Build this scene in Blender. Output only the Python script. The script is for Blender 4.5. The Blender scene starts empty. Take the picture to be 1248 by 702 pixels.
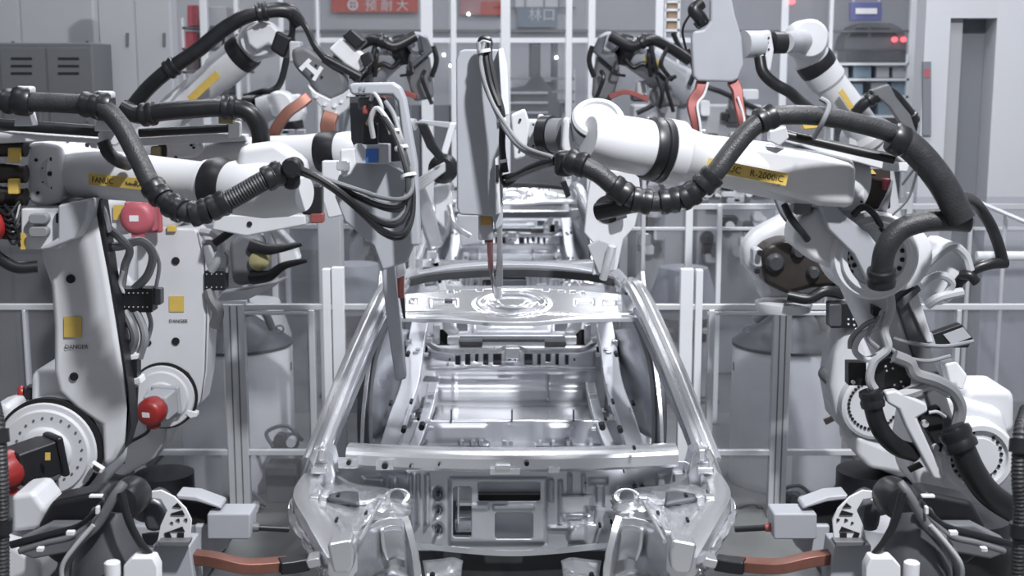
import bpy, bmesh, math, random
from mathutils import Vector, Matrix, Quaternion

random.seed(7)
scene = bpy.context.scene
COL = scene.collection

# ------------------------------------------------------------------ camera
F_PX = 1600.0                 # focal length in pixels of a 1248 x 702 frame
CAM_H = 2.7
PITCH = math.atan(263.0 / F_PX)
cam_data = bpy.data.cameras.new('camera')
cam_data.sensor_width = 36.0
cam_data.lens = 36.0 * F_PX / 1248.0
cam_data.clip_end = 200
cam_data.dof.use_dof = True
cam_data.dof.focus_distance = 5.4
cam_data.dof.aperture_fstop = 3.2
cam = bpy.data.objects.new('camera', cam_data)
COL.objects.link(cam)
cam.location = (0, 0, CAM_H)
cam.rotation_euler = (math.pi / 2 - PITCH, 0, 0)
scene.camera = cam

# ------------------------------------------------------------------ light
world = bpy.data.worlds.new('world')
scene.world = world
world.use_nodes = True
bg = world.node_tree.nodes['Background']
bg.inputs[0].default_value = (0.87, 0.90, 0.98, 1)
bg.inputs[1].default_value = 0.24

def area(name, loc, target, sx, sy, watts, col=(1, 0.98, 0.95)):
    l = bpy.data.lights.new(name, 'AREA')
    l.shape = 'RECTANGLE'; l.size = sx; l.size_y = sy; l.energy = watts; l.color = col
    o = bpy.data.objects.new(name, l); COL.objects.link(o)
    o.location = loc
    o.rotation_euler = (Vector(target) - Vector(loc)).to_track_quat('-Z', 'Y').to_euler()
    return o
# high-bay lamps of the hall: one strong lamp above the aisle, rows of long fittings over the line
area('high_bay_key', (1.9, 1.3, 7.2), (-0.2, 5.6, 1.2), 0.32, 0.32, 640, (0.97, 0.98, 1))
for x, y, w in ((-3.2, 3.0, 50), (3.4, 4.6, 80), (-2.2, 7.4, 75), (2.3, 7.4, 150), (-3.0, 10.5, 70), (3.0, 10.5, 150), (0, 14.0, 120), (-5, 15.0, 75), (5.5, 14.0, 160)):
    area('high_bay_strip', (x, y, 7.4), (x, y, 0), 0.35, 2.4, w, (0.93, 0.955, 1))

scene.view_settings.view_transform = 'Standard'
scene.view_settings.look = 'None'
scene.view_settings.gamma = 1
scene.view_settings.use_curve_mapping = False
scene.view_settings.exposure = 0.22

# ------------------------------------------------------------------ pixel -> world point on the plane Y = d
CP, SP = math.cos(PITCH), math.sin(PITCH)
def P(px, py, d):
    u = (px - 624.0) / F_PX; v = (351.0 - py) / F_PX
    dy = CP + v * SP; dz = -SP + v * CP
    t = d / dy
    return Vector((u * t, d, CAM_H + dz * t))
def M(d):                      # metres per pixel at depth d (near frame middle)
    return d / F_PX / CP
def Q(p):
    return p if isinstance(p, Vector) else P(*p)

# ------------------------------------------------------------------ materials
MATS = {}
def mat(name, col, rough=0.5, metal=0.0, var=0.0, vscale=6.0, bump=0.0, bscale=40.0, rvar=0.0, coat=0.0, emit=None, spec=0.5, stretch=None):
    m = bpy.data.materials.new(name); m.use_nodes = True
    nt = m.node_tree; b = nt.nodes['Principled BSDF']
    b.inputs['Base Color'].default_value = (*col, 1)
    b.inputs['Roughness'].default_value = rough
    b.inputs['Metallic'].default_value = metal
    b.inputs['Specular IOR Level'].default_value = spec
    if coat: b.inputs['Coat Weight'].default_value = coat
    if emit:
        b.inputs['Emission Color'].default_value = (*emit[0], 1); b.inputs['Emission Strength'].default_value = emit[1]
    geo = None
    def coords():
        nonlocal geo
        if geo is None:
            g = nt.nodes.new('ShaderNodeTexCoord')
            mp = nt.nodes.new('ShaderNodeMapping')
            if stretch: mp.inputs['Scale'].default_value = stretch
            nt.links.new(g.outputs['Object'], mp.inputs[0]); geo = mp.outputs[0]
        return geo
    def noise(scale, detail=4):
        n = nt.nodes.new('ShaderNodeTexNoise'); n.inputs['Scale'].default_value = scale; n.inputs['Detail'].default_value = detail
        nt.links.new(coords(), n.inputs['Vector']); return n.outputs['Fac']
    if var:
        r = nt.nodes.new('ShaderNodeValToRGB')
        a = [max(0, c * (1 - var)) for c in col]; z = [min(1, c * (1 + var * 0.6)) for c in col]
        r.color_ramp.elements[0].color = (*a, 1); r.color_ramp.elements[1].color = (*z, 1)
        r.color_ramp.elements[0].position = 0.32; r.color_ramp.elements[1].position = 0.68
        nt.links.new(noise(vscale), r.inputs[0]); nt.links.new(r.outputs[0], b.inputs['Base Color'])
    if rvar:
        mr = nt.nodes.new('ShaderNodeMapRange')
        mr.inputs[1].default_value = 0.3; mr.inputs[2].default_value = 0.7
        mr.inputs[3].default_value = max(0.03, rough - rvar); mr.inputs[4].default_value = min(1, rough + rvar)
        nt.links.new(noise(vscale * 1.7), mr.inputs[0]); nt.links.new(mr.outputs[0], b.inputs['Roughness'])
    if bump:
        bp = nt.nodes.new('ShaderNodeBump'); bp.inputs['Strength'].default_value = bump; bp.inputs['Distance'].default_value = 0.01
        nt.links.new(noise(bscale, 3), bp.inputs['Height']); nt.links.new(bp.outputs[0], b.inputs['Normal'])
    MATS[name] = m
    return m
def pane_mat(name, tint, fac, col, rough):  # diffuse share paints distance haze and glass reflection onto the pane
    m = bpy.data.materials.new(name); m.use_nodes = True
    nt = m.node_tree; b = nt.nodes['Principled BSDF']; out = nt.nodes['Material Output']
    b.inputs['Base Color'].default_value = (*col, 1); b.inputs['Roughness'].default_value = rough
    tr = nt.nodes.new('ShaderNodeBsdfTransparent'); tr.inputs[0].default_value = (*tint, 1)
    mx = nt.nodes.new('ShaderNodeMixShader')
    n = nt.nodes.new('ShaderNodeTexNoise'); n.inputs['Scale'].default_value = 2.2; n.inputs['Detail'].default_value = 3
    g = nt.nodes.new('ShaderNodeTexCoord'); nt.links.new(g.outputs['Object'], n.inputs['Vector'])
    mr = nt.nodes.new('ShaderNodeMapRange'); mr.inputs[1].default_value = 0.3; mr.inputs[2].default_value = 0.7
    mr.inputs[3].default_value = fac * 0.65; mr.inputs[4].default_value = fac * 1.35
    nt.links.new(n.outputs['Fac'], mr.inputs[0]); nt.links.new(mr.outputs[0], mx.inputs[0])
    nt.links.new(tr.outputs[0], mx.inputs[1]); nt.links.new(b.outputs[0], mx.inputs[2]); nt.links.new(mx.outputs[0], out.inputs[0])
    MATS[name] = m
    return m

mat('robot_white', (0.60, 0.607, 0.635), 0.38, 0, 0.06, 3.0, coat=0.25)
mat('robot_grey', (0.40, 0.41, 0.44), 0.45, 0, 0.08, 3.0)
mat('plate_grey', (0.36, 0.375, 0.41), 0.5, 0, 0.05, 4.0)
mat('gun_grey', (0.13, 0.134, 0.145), 0.5, 0, 0.1, 5.0)
mat('steel', (0.72, 0.73, 0.76), 0.27, 0.85, 0.06, 4.0, 0.03, 8.0)
mat('steel_bright', (0.82, 0.825, 0.85), 0.24, 0.86, 0.03, 3.0)
mat('steel_grey', (0.55, 0.565, 0.605), 0.33, 0.55, 0.08, 4.0, 0.03, 10.0, 0.06)
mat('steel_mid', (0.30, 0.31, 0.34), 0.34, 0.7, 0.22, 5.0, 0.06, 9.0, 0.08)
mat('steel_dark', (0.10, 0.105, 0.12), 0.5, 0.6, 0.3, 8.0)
mat('near_black', (0.035, 0.037, 0.042), 0.5, 0, 0.3, 9.0)
mat('aluminium', (0.62, 0.63, 0.66), 0.36, 0.3, 0.05, 5.0)
mat('white_post', (0.74, 0.755, 0.79), 0.45, 0, 0.03, 3.0)
mat('rubber', (0.012, 0.0125, 0.015), 0.36, 0, 0.3, 12.0)
mat('hose_sheath', (0.027, 0.0275, 0.031), 0.44, 0, 0.25, 20.0, 0.25, 160.0)
mat('black_plastic', (0.011, 0.011, 0.014), 0.4, 0, 0.2, 9.0)
mat('cable_grey', (0.22, 0.225, 0.24), 0.5)
mat('cable_white', (0.42, 0.43, 0.45), 0.5)
mat('tie_white', (0.70, 0.71, 0.735), 0.45)
mat('red_paint', (0.27, 0.02, 0.02), 0.38, 0, 0.2, 8.0, coat=0.2)
mat('red_faded', (0.42, 0.10, 0.125), 0.45, 0, 0.15, 8.0)
mat('copper', (0.235, 0.105, 0.08), 0.42, 0.55, 0.2, 9.0)
mat('copper_red', (0.27, 0.075, 0.07), 0.45, 0.25, 0.2, 9.0)
mat('label_yellow', (0.60, 0.42, 0.10), 0.5, 0, 0.06, 30.0)
mat('label_blue', (0.035, 0.13, 0.42), 0.45)
mat('label_orange', (0.42, 0.24, 0.06), 0.5, 0, 0.2, 20.0)
mat('ink', (0.03, 0.025, 0.02), 0.6)
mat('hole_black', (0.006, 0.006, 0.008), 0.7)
mat('concrete', (0.20, 0.205, 0.205), 0.5, 0, 0.22, 1.2, 0.05, 30.0, 0.15)
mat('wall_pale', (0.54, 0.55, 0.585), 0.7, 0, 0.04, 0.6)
mat('wall_dark_grey', (0.19, 0.20, 0.225), 0.65, 0, 0.06, 0.8)  # plain dark grey for screens, door, sign and lockers
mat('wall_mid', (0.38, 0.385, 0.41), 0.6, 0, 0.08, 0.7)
mat('cabinet_grey', (0.115, 0.12, 0.13), 0.55, 0, 0.12, 1.5)
mat('drum_white', (0.70, 0.705, 0.73), 0.5, 0, 0.05, 2.0)
mat('dome_grey', (0.10, 0.103, 0.115), 0.38, 0.4, 0.3, 4.0)
mat('banner_red', (0.60, 0.055, 0.02), 0.6, 0, 0.08, 2.0)
mat('banner_pink', (0.46, 0.20, 0.21), 0.6, 0, 0.2, 2.0)
mat('sign_blue', (0.13, 0.14, 0.30), 0.5)
mat('sign_teal', (0.20, 0.27, 0.33), 0.5, 0, 0.15, 3.0)
mat('letter_white', (0.8, 0.8, 0.8), 0.6)
mat('lamp_red', (0.5, 0.02, 0.02), 0.4, emit=((1, 0.10, 0.12), 3.0))
mat('lamp_white', (0.9, 0.9, 0.9), 0.4, emit=((0.9, 0.95, 1), 6.0))
mat('khaki', (0.30, 0.27, 0.14), 0.55, 0, 0.2, 6.0)
mat('brown_black', (0.028, 0.022, 0.02), 0.45, 0, 0.5, 6.0)
mat('crate_tan', (0.42, 0.30, 0.20), 0.7)
pane_mat('pane_clear', (0.87, 0.875, 0.89), 0.085, (0.58, 0.585, 0.61), 0.18)
pane_mat('pane_haze', (0.86, 0.865, 0.88), 0.085, (0.58, 0.585, 0.61), 0.2)

# ------------------------------------------------------------------ mesh builder
def catmull(pts, n):
    out = []
    m = len(pts)
    if m < 3:
        for i in range(n + 1): out.append(pts[0].lerp(pts[-1], i / n))
        return out
    for i in range(m - 1):
        p1, p2 = pts[i], pts[i + 1]
        p0 = pts[i - 1] if i > 0 else p1 * 2 - p2
        p3 = pts[i + 2] if i + 2 < m else p2 * 2 - p1
        for k in range(n):
            t = k / n
            out.append(0.5 * ((2 * p1) + (p2 - p0) * t + (2 * p0 - 5 * p1 + 4 * p2 - p3) * t * t + (3 * p1 - p0 - 3 * p2 + p3) * t ** 3))
    out.append(pts[-1].copy())
    return out
def basis(ax):
    ax = ax.normalized()
    ref = Vector((0, 0, 1)) if abs(ax.z) < 0.9 else Vector((0, 1, 0))
    s = ax.cross(ref).normalized(); t = s.cross(ax).normalized()
    return s, t

class MB:
    def __init__(self): self.v = []; self.f = []
    def add(self, vs, fs):
        o = len(self.v); self.v += [Vector(p) for p in vs]; self.f += [tuple(i + o for i in f) for f in fs]; return self
    def box(self, c, s, rot=None):
        c = Vector(c); h = Vector(s) / 2
        vs = [Vector((x * h.x, y * h.y, z * h.z)) for x in (-1, 1) for y in (-1, 1) for z in (-1, 1)]
        if rot is not None: vs = [rot @ p for p in vs]
        return self.add([p + c for p in vs], [(0, 1, 3, 2), (4, 6, 7, 5), (0, 4, 5, 1), (2, 3, 7, 6), (0, 2, 6, 4), (1, 5, 7, 3)])
    def prism(self, poly, vec):            # poly: world points (planar), extruded by vec
        n = len(poly); vec = Vector(vec)
        vs = [Vector(p) for p in poly] + [Vector(p) + vec for p in poly]
        fs = [tuple(range(n)), tuple(range(2 * n - 1, n - 1, -1))]
        fs += [(i, i + n, (i + 1) % n + n, (i + 1) % n) for i in range(n)]
        return self.add(vs, fs)
    def plate(self, pts, d, th):           # outline in pixels on plane Y=d, thickness th going back
        return self.prism([P(x, y, d) for x, y in pts], (0, th, 0))
    def boxpx(self, x0, y0, x1, y1, d, th):
        return self.plate([(x0, y0), (x1, y0), (x1, y1), (x0, y1)], d, th)
    def rect(self, x0, y0, x1, y1, d, th, r=4, n=4):
        pts = []
        for cx, cy, a0 in ((x1 - r, y0 + r, -90), (x1 - r, y1 - r, 0), (x0 + r, y1 - r, 90), (x0 + r, y0 + r, 180)):
            for k in range(n + 1):
                a = math.radians(a0 + 90 * k / n); pts.append((cx + r * math.cos(a), cy + r * math.sin(a)))
        return self.plate(pts, d, th)
    def lathe(self, o, ax, prof, seg=24, cap=True):
        o = Q(o); ax = Vector(ax).normalized(); s, t = basis(ax)
        vs = []; fs = []
        for (h, r) in prof:
            for k in range(seg):
                a = 2 * math.pi * k / seg
                vs.append(o + ax * h + s * (r * math.cos(a)) + t * (r * math.sin(a)))
        m = len(prof)
        for i in range(m - 1):
            for k in range(seg):
                k2 = (k + 1) % seg
                fs.append((i * seg + k, i * seg + k2, (i + 1) * seg + k2, (i + 1) * seg + k))
        if cap:
            fs.append(tuple(range(seg - 1, -1, -1))); fs.append(tuple(range((m - 1) * seg, m * seg)))
        return self.add(vs, fs)
    def rod(self, a, b, ra, rb=None, seg=14):
        a, b = Q(a), Q(b); rb = ra if rb is None else rb
        return self.lathe(a, b - a, [(0, ra), ((b - a).length, rb)], seg)
    def link(self, a, b, prof, seg=26):     # prof: (fraction along, radius)
        a, b = Q(a), Q(b); L = (b - a).length
        return self.lathe(a, b - a, [(f * L, r) for f, r in prof], seg)
    def disc(self, px, py, d, prof, seg=36):   # axis towards the camera; prof (forward offset m, radius px)
        k = M(d)
        return self.lathe(P(px, py, d), (0, -1, 0), [(h, r * k) for h, r in prof], seg)
    def tube(self, pts, r, n=8, seg=12, rib=0.0, pitch=0.012, smooth=True, cap=True):
        pts = [Q(p) for p in pts]
        path = catmull(pts, n) if smooth else pts
        if rib:
            L = [0]
            for a, b in zip(path, path[1:]): L.append(L[-1] + (b - a).length)
            cnt = int(L[-1] / pitch * 2); new = []; j = 0
            for i in range(cnt + 1):
                s = L[-1] * i / cnt
                while j < len(path) - 2 and L[j + 1] < s: j += 1
                new.append(path[j].lerp(path[j + 1], (s - L[j]) / max(1e-9, L[j + 1] - L[j])))
            path = new
        m = len(path); vs = []; fs = []; prev = None
        for i, p in enumerate(path):
            tan = (path[min(i + 1, m - 1)] - path[max(i - 1, 0)]).normalized()
            if prev is None: s, _ = basis(tan)
            else:
                s = prev - tan * prev.dot(tan)
                if s.length < 1e-6: s, _ = basis(tan)
                s.normalize()
            prev = s; t = tan.cross(s)
            rr = r(i / (m - 1)) if callable(r) else r
            if rib and i % 2: rr -= rib
            for k in range(seg):
                a = 2 * math.pi * k / seg; vs.append(p + s * (rr * math.cos(a)) + t * (rr * math.sin(a)))
        for i in range(m - 1):
            for k in range(seg):
                k2 = (k + 1) % seg; fs.append((i * seg + k, i * seg + k2, (i + 1) * seg + k2, (i + 1) * seg + k))
        if cap:
            fs.append(tuple(range(seg - 1, -1, -1))); fs.append(tuple(range((m - 1) * seg, m * seg)))
        return self.add(vs, fs)
    def sweep(self, pts, sect, side, n=6, smooth=True, scale=None):    # sect: closed list of (a,b): a along `side`, b along normal
        pts = [Q(p) for p in pts]; path = catmull(pts, n) if smooth else pts
        side = Vector(side); m = len(path); ns = len(sect); vs = []; fs = []
        for i, p in enumerate(path):
            tan = (path[min(i + 1, m - 1)] - path[max(i - 1, 0)]).normalized()
            s = (side - tan * side.dot(tan)).normalized(); b = s.cross(tan).normalized()
            k = scale(i / (m - 1)) if scale else 1
            vs += [p + s * (x * k) + b * (y * k) for x, y in sect]
        for i in range(m - 1):
            for k in range(ns):
                k2 = (k + 1) % ns; fs.append((i * ns + k, i * ns + k2, (i + 1) * ns + k2, (i + 1) * ns + k))
        fs.append(tuple(range(ns - 1, -1, -1))); fs.append(tuple(range((m - 1) * ns, m * ns)))
        return self.add(vs, fs)
    def surf(self, rows, n=5, crumple=0.0, seed=1):
        rows = [[Q(p) for p in r] for r in rows]
        rows = [catmull(r, n) for r in rows]
        cols = list(zip(*rows)); cols = [catmull(list(c), n) for c in cols]
        nu = len(cols); nv = len(cols[0]); rnd = random.Random(seed)
        vs = [cols[i][j] + (Vector((rnd.uniform(-1, 1), rnd.uniform(-1, 1), rnd.uniform(-1, 1))) * crumple if crumple else Vector()) for i in range(nu) for j in range(nv)]
        fs = [(i * nv + j, i * nv + j + 1, (i + 1) * nv + j + 1, (i + 1) * nv + j) for i in range(nu - 1) for j in range(nv - 1)]
        return self.add(vs, fs)
    def relief(self, x0, x1, nx, top, bot, ny, dep, bumps=(), holes=()):
        # pressed sheet: bumps (x0,y0,x1,y1,height,edge) ellipse if edge<0; holes rectangles (x0,y0,x1,y1,r)
        vs = []; fs = []; cen = {}
        for i in range(nx + 1):
            px = x0 + (x1 - x0) * i / nx
            for j in range(ny + 1):
                py = top(px) + (bot(px) - top(px)) * j / ny
                h = 0
                for (a, b, c, e, hh, ed) in bumps:
                    if ed > 0:
                        q = min(px - a, c - px, py - b, e - py) / ed
                        if q > 0: q = min(1, q); h += hh * q * q * (3 - 2 * q)
                    else:
                        q = 1 - math.hypot((px - (a + c) / 2) / ((c - a) / 2), (py - (b + e) / 2) / ((e - b) / 2))
                        if q > 0: q = min(1, q / -ed); h += hh * q * q * (3 - 2 * q)
                vs.append(P(px, py, dep(px, py) - h)); cen[(i, j)] = (px, py)
        for i in range(nx):
            for j in range(ny):
                mx = (cen[(i, j)][0] + cen[(i + 1, j + 1)][0]) / 2; my = (cen[(i, j)][1] + cen[(i + 1, j + 1)][1]) / 2
                skip = False
                for hr in holes:
                    a, b, c, e = hr[:4]; r = hr[4] if len(hr) > 4 else 0
                    if a < mx < c and b < my < e:
                        dx = max(a + r - mx, mx - c + r, 0); dy = max(b + r - my, my - e + r, 0)
                        if r == 0 or math.hypot(dx, dy) <= r: skip = True; break
                if not skip: fs.append((i * (ny + 1) + j, i * (ny + 1) + j + 1, (i + 1) * (ny + 1) + j + 1, (i + 1) * (ny + 1) + j))
        return self.add(vs, fs)
    def bolts(self, px, py, d, ring, n, r, out=0.004, a0=0, a1=360, seg=8):   # ring of bolt heads facing the camera
        k = M(d); c = P(px, py, d)
        for i in range(n):
            a = math.radians(a0 + (a1 - a0) * i / (n if a1 - a0 == 360 else max(1, n - 1)))
            o = c + Vector((math.cos(a) * ring * k, 0, math.sin(a) * ring * k))
            self.lathe(o, (0, -1, 0), [(-0.002, r * k), (out, r * k)], seg)
        return self
    def mirror(self):
        n = MB(); n.v = [Vector((-p.x, p.y, p.z)) for p in self.v]; n.f = [tuple(reversed(f)) for f in self.f]; return n
    def clusters(self):
        n = len(self.v); par = list(range(n))
        def find(x):
            while par[x] != x: par[x] = par[par[x]]; x = par[x]
            return x
        for f in self.f:
            r = find(f[0])
            for q in f[1:]:
                k = find(q)
                if k != r: par[k] = r
        isl = {}
        for i in range(n): isl.setdefault(find(i), []).append(i)
        keys = list(isl); box = []
        for k in keys:
            ps = [self.v[i] for i in isl[k]]
            box.append(([min(p[c] for p in ps) for c in range(3)], [max(p[c] for p in ps) for c in range(3)]))
        m = len(keys); cp = list(range(m))
        def fc(x):
            while cp[x] != x: cp[x] = cp[cp[x]]; x = cp[x]
            return x
        size = [max(h[c] - l[c] for c in range(3)) for l, h in box]
        for i in range(m):
            for j in range(i + 1, m):
                g = math.sqrt(sum(max(0, box[i][0][c] - box[j][1][c], box[j][0][c] - box[i][1][c]) ** 2 for c in range(3)))
                if g <= max(0.018, 0.47 * max(size[i], size[j])): cp[fc(j)] = fc(i)
        groups = {}
        for i, k in enumerate(keys): groups.setdefault(fc(i), set()).update(isl[k])
        if len(groups) < 2: return [self]
        out = []
        for g in groups.values():
            idx = sorted(g); mp = {q: i for i, q in enumerate(idx)}; nb = MB()
            nb.v = [self.v[i] for i in idx]; nb.f = [tuple(mp[q] for q in f) for f in self.f if f[0] in mp]
            out.append(nb)
        return out
    def build(self, name, material, parent=None, stuff=False, **k):
        if stuff:
            o = self.build1(name, material, parent, **k); o['kind'] = 'stuff'; return o
        objs = [c.build1(name, material, parent, **k) for c in self.clusters()]
        return objs[0]
    def build1(self, name, material, parent=None, bevel=0.0, solid=0.0, angle=38, flat=False, label=None):
        me = bpy.data.meshes.new(name)
        lo = Vector([min(p[i] for p in self.v) for i in range(3)]); hi = Vector([max(p[i] for p in self.v) for i in range(3)])
        c = (lo + hi) / 2
        me.from_pydata([tuple(p - c) for p in self.v], [], self.f)
        me.validate()
        bm = bmesh.new(); bm.from_mesh(me); bmesh.ops.recalc_face_normals(bm, faces=bm.faces); bm.to_mesh(me); bm.free()
        if not flat:
            me.polygons.foreach_set('use_smooth', [True] * len(me.polygons))
            me.set_sharp_from_angle(angle=math.radians(angle))
        me.materials.append(MATS[material])
        o = bpy.data.objects.new(name, me); COL.objects.link(o)
        o.location = c
        if parent is not None: attach(o, parent)
        if solid:
            s = o.modifiers.new('solid', 'SOLIDIFY'); s.thickness = solid; s.offset = 0
        if bevel:
            b = o.modifiers.new('bevel', 'BEVEL'); b.width = bevel; b.segments = 2; b.limit_method = 'ANGLE'; b.angle_limit = math.radians(35); b.harden_normals = True
        if label: o['label'] = label
        return o
def attach(o, parent):
    o.parent = parent
    # parents are never rotated here: the offset of the parent chain is undone
    t = Vector(); p = parent
    while p is not None:
        t += p.location + (p.matrix_parent_inverse.translation if p.parent else Vector()); p = p.parent
    o.matrix_parent_inverse = Matrix.Translation(-t)
def thing(name, loc, label, cat, group=None):
    o = bpy.data.objects.new(name, None); COL.objects.link(o)
    o.empty_display_size = 0.2; o.location = loc
    o['label'] = label; o['category'] = cat
    if group: o['group'] = group
    return o
def tag(o, label, cat, group=None):
    o['label'] = label; o['category'] = cat
    if group: o['group'] = group
    return o
def struct(o):
    o['kind'] = 'structure'; return o
def copy_tree(o, parent=None):
    c = o.copy(); COL.objects.link(c)
    if parent is not None:
        inv = o.matrix_parent_inverse.copy(); c.parent = parent; c.matrix_parent_inverse = inv
    for ch in list(o.children): copy_tree(ch, c)
    return c
def text(body, at, size, material, parent=None, right=(1, 0, 0), up=(0, 0, 1), name='lettering', extrude=0.0006, align='LEFT'):
    cu = bpy.data.curves.new('txt', 'FONT'); cu.body = body; cu.size = size; cu.extrude = extrude; cu.align_x = align; cu.resolution_u = 3
    ob = bpy.data.objects.new('txt', cu); COL.objects.link(ob)
    dg = bpy.context.evaluated_depsgraph_get(); me = bpy.data.meshes.new_from_object(ob.evaluated_get(dg))
    bpy.data.objects.remove(ob); bpy.data.curves.remove(cu)
    r = Vector(right).normalized(); u = Vector(up); u = (u - r * u.dot(r)).normalized(); n = r.cross(u)
    rot = Matrix((r, u, n)).transposed()
    b = MB(); b.add([rot @ v.co + Q(at) for v in me.vertices], [tuple(p.vertices) for p in me.polygons])
    bpy.data.meshes.remove(me)
    return b.build1(name, material, parent, flat=True)
# ================================================================== hall shell
Z0 = 0.0
struct(MB().box((0, 9, -0.05), (22, 26, 0.1)).build('floor', 'concrete'))

# ================================================================== car body in white
ZC = 1.2                       # cowl height
def W(x, y, z): return Vector((x, y, ZC + z))
car = thing('car_body', (0, 6.4, 0.45), 'bare silver car body shell in the foreground, open windscreen towards the viewer', 'car body', 'car bodies on the welding line')
def cpart(name, m, mb, **k): return mb.build(name, m, car, **k)
def both(name, m, fn, **k):
    a = MB(); fn(a); cpart(name, m, a.mirror(), **k); return cpart(name, m, a, **k)

# cowl: folded bar under the windscreen
def cowl_sec(mb):
    zz = lambda y, d: P(624, y, d).z - ZC
    prof = [(5.36, zz(545, 5.36)), (5.30, zz(547, 5.30)), (5.25, zz(551, 5.25)), (5.222, zz(555.5, 5.222)), (5.21, zz(560, 5.21)), (5.203, zz(572, 5.203)), (5.215, zz(575, 5.215)), (5.25, zz(570, 5.25)), (5.30, zz(560, 5.30)), (5.36, zz(552, 5.36))]
    n = 30; ns = len(prof); vs = []; fs = []
    for i in range(n + 1):
        t = -1 + 2 * i / n; x = t * 0.69
        bow = 0.05 * (t * t); lift = 0.006 * (t * t)
        for (y, z) in prof: vs.append(W(x, y + bow, z + lift))
    for i in range(n):
        for k in range(ns): fs.append((i * ns + k, i * ns + (k + 1) % ns, (i + 1) * ns + (k + 1) % ns, (i + 1) * ns + k))
    fs += [tuple(range(ns)), tuple(range(n * ns + ns - 1, n * ns - 1, -1))]
    mb.add(vs, fs)
a = MB(); cowl_sec(a); cowl = cpart('cowl_panel', 'steel_bright', a, angle=30)
# small holes and brackets of the cowl face
hb = MB()
for x, y, r in ((425, 564, 3), (469, 568, 4), (642, 565, 3), (773, 546, 2.2), (500, 568, 1.4), (535, 566, 1.4)):
    hb.disc(x, y, 5.19, [(-0.02, r), (0.006, r)], 10)
hb.build('clip_hole', 'hole_black', cowl)
br = MB()
br.boxpx(597, 571, 634, 579, 5.17, 0.03); br.boxpx(604, 567, 622, 573, 5.16, 0.03)
br.boxpx(668, 569, 682, 577, 5.18, 0.02); br.boxpx(412, 558, 436, 571, 5.2, 0.01); br.boxpx(458, 560, 480, 573, 5.2, 0.01)
br.build('bracket', 'steel_bright', cowl, bevel=0.003)

# firewall: pressed panel with three openings
FW_H = [(552, 593, 575, 655, 4), (582, 587, 659, 611, 4), (603, 624, 650, 657, 5)]
B = []
for x0, x1 in ((498, 503), (507, 512), (518, 524)): B.append((x0, 578, x1, 640, 0.02, 2))
for cy in (602, 622, 646): B.append((526, cy - 11, 542, cy + 11, -0.02, -0.5)); B.append((531, cy - 5, 538, cy + 4, 0.02, -0.6))
B += [(546, 580, 668, 664, 0.012, 5), (669, 584, 675, 612, 0.018, 2), (662, 618, 668, 664, -0.012, 3), (683, 603, 722, 628, 0.02, 3),
      (692, 578, 697, 600, 0.025, 2), (709, 578, 714, 602, 0.025, 2), (680, 584, 686, 640, 0.014, 3), (716, 580, 742, 592, -0.02, 3), (724, 590, 738, 620, -0.02, 3),
      (712, 616, 728, 640, -0.02, 3), (752, 592, 800, 640, 0.014, 6), (800, 575, 812, 596, 0.03, 3), (820, 575, 838, 592, 0.02, 3),
      (692, 634, 716, 662, 0.014, 4), (440, 580, 470, 600, 0.02, 5), (474, 578, 486, 640, 0.02, 4), (460, 575, 496, 582, 0.02, 3),
      (668, 640, 700, 646, 0.012, 2), (560, 612, 596, 622, 0.008, 3), (600, 614, 652, 622, 0.008, 3)]
B = [(b0, b1, b2, b3, hh * 1.5, ed) for b0, b1, b2, b3, hh, ed in B]
a = MB().relief(405, 843, 292, lambda x: 562, lambda x: 668 + 4 * (1 - ((x - 624) / 219) ** 2), 72,
                lambda x, y: 5.30 + 0.06 * ((x - 624) / 219) ** 2 + 0.03 * (y - 570) / 100, B, FW_H)
fw = cpart('firewall', 'steel_grey', a, solid=0.006, angle=60)
gm = MB()
for x, y, r in ((702 + 72, 594, 3), (784, 606 - 11, 3), (534, 602, 2.2), (534, 622, 2.2), (534, 646, 2.2), (643, 566, 1), (760, 574, 1), (731, 640, 2), (745, 636, 1.6), (713, 587, 1.2)):
    gm.disc(x, y, 5.30, [(-0.02, r), (0.02, r), (0.02, r * 0.5)], 10)
gm.build('grommet', 'hole_black', fw)
# pedal bracket and pieces seen through the openings, plus backing added as shade
a = MB(); a.boxpx(553, 632, 580, 652, 5.42, 0.12); cpart('pedal_bracket', 'steel_bright', a, bevel=0.02)
a = MB(); a.boxpx(556, 612, 576, 617, 5.38, 0.03); a.boxpx(557, 596, 560, 640, 5.37, 0.03); cpart('pedal_bracket', 'steel_bright', a, bevel=0.004)
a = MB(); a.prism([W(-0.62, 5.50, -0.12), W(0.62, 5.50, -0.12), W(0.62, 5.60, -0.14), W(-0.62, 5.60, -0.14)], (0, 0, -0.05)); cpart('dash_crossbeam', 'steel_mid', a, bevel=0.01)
a = MB(); a.prism([W(-0.6, 5.62, -0.24), W(0.6, 5.62, -0.24), W(0.6, 5.50, -0.50), W(-0.6, 5.50, -0.50)], (0, 0.02, 0)); cpart('shade_backing', 'steel_dark', a)  # dark sheet added as shade behind the firewall openings
a = MB(); a.boxpx(583, 603, 659, 612, 5.40, 0.05); cpart('opening_backing', 'hole_black', a)  # black box added for the shaded lower half of the slot
a = MB(); a.boxpx(583, 587, 659, 600, 5.44, 0.03); cpart('opening_backing', 'steel_grey', a)
a = MB(); a.boxpx(603, 626, 650, 660, 5.44, 0.03); cpart('opening_backing', 'steel_grey', a)
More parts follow.
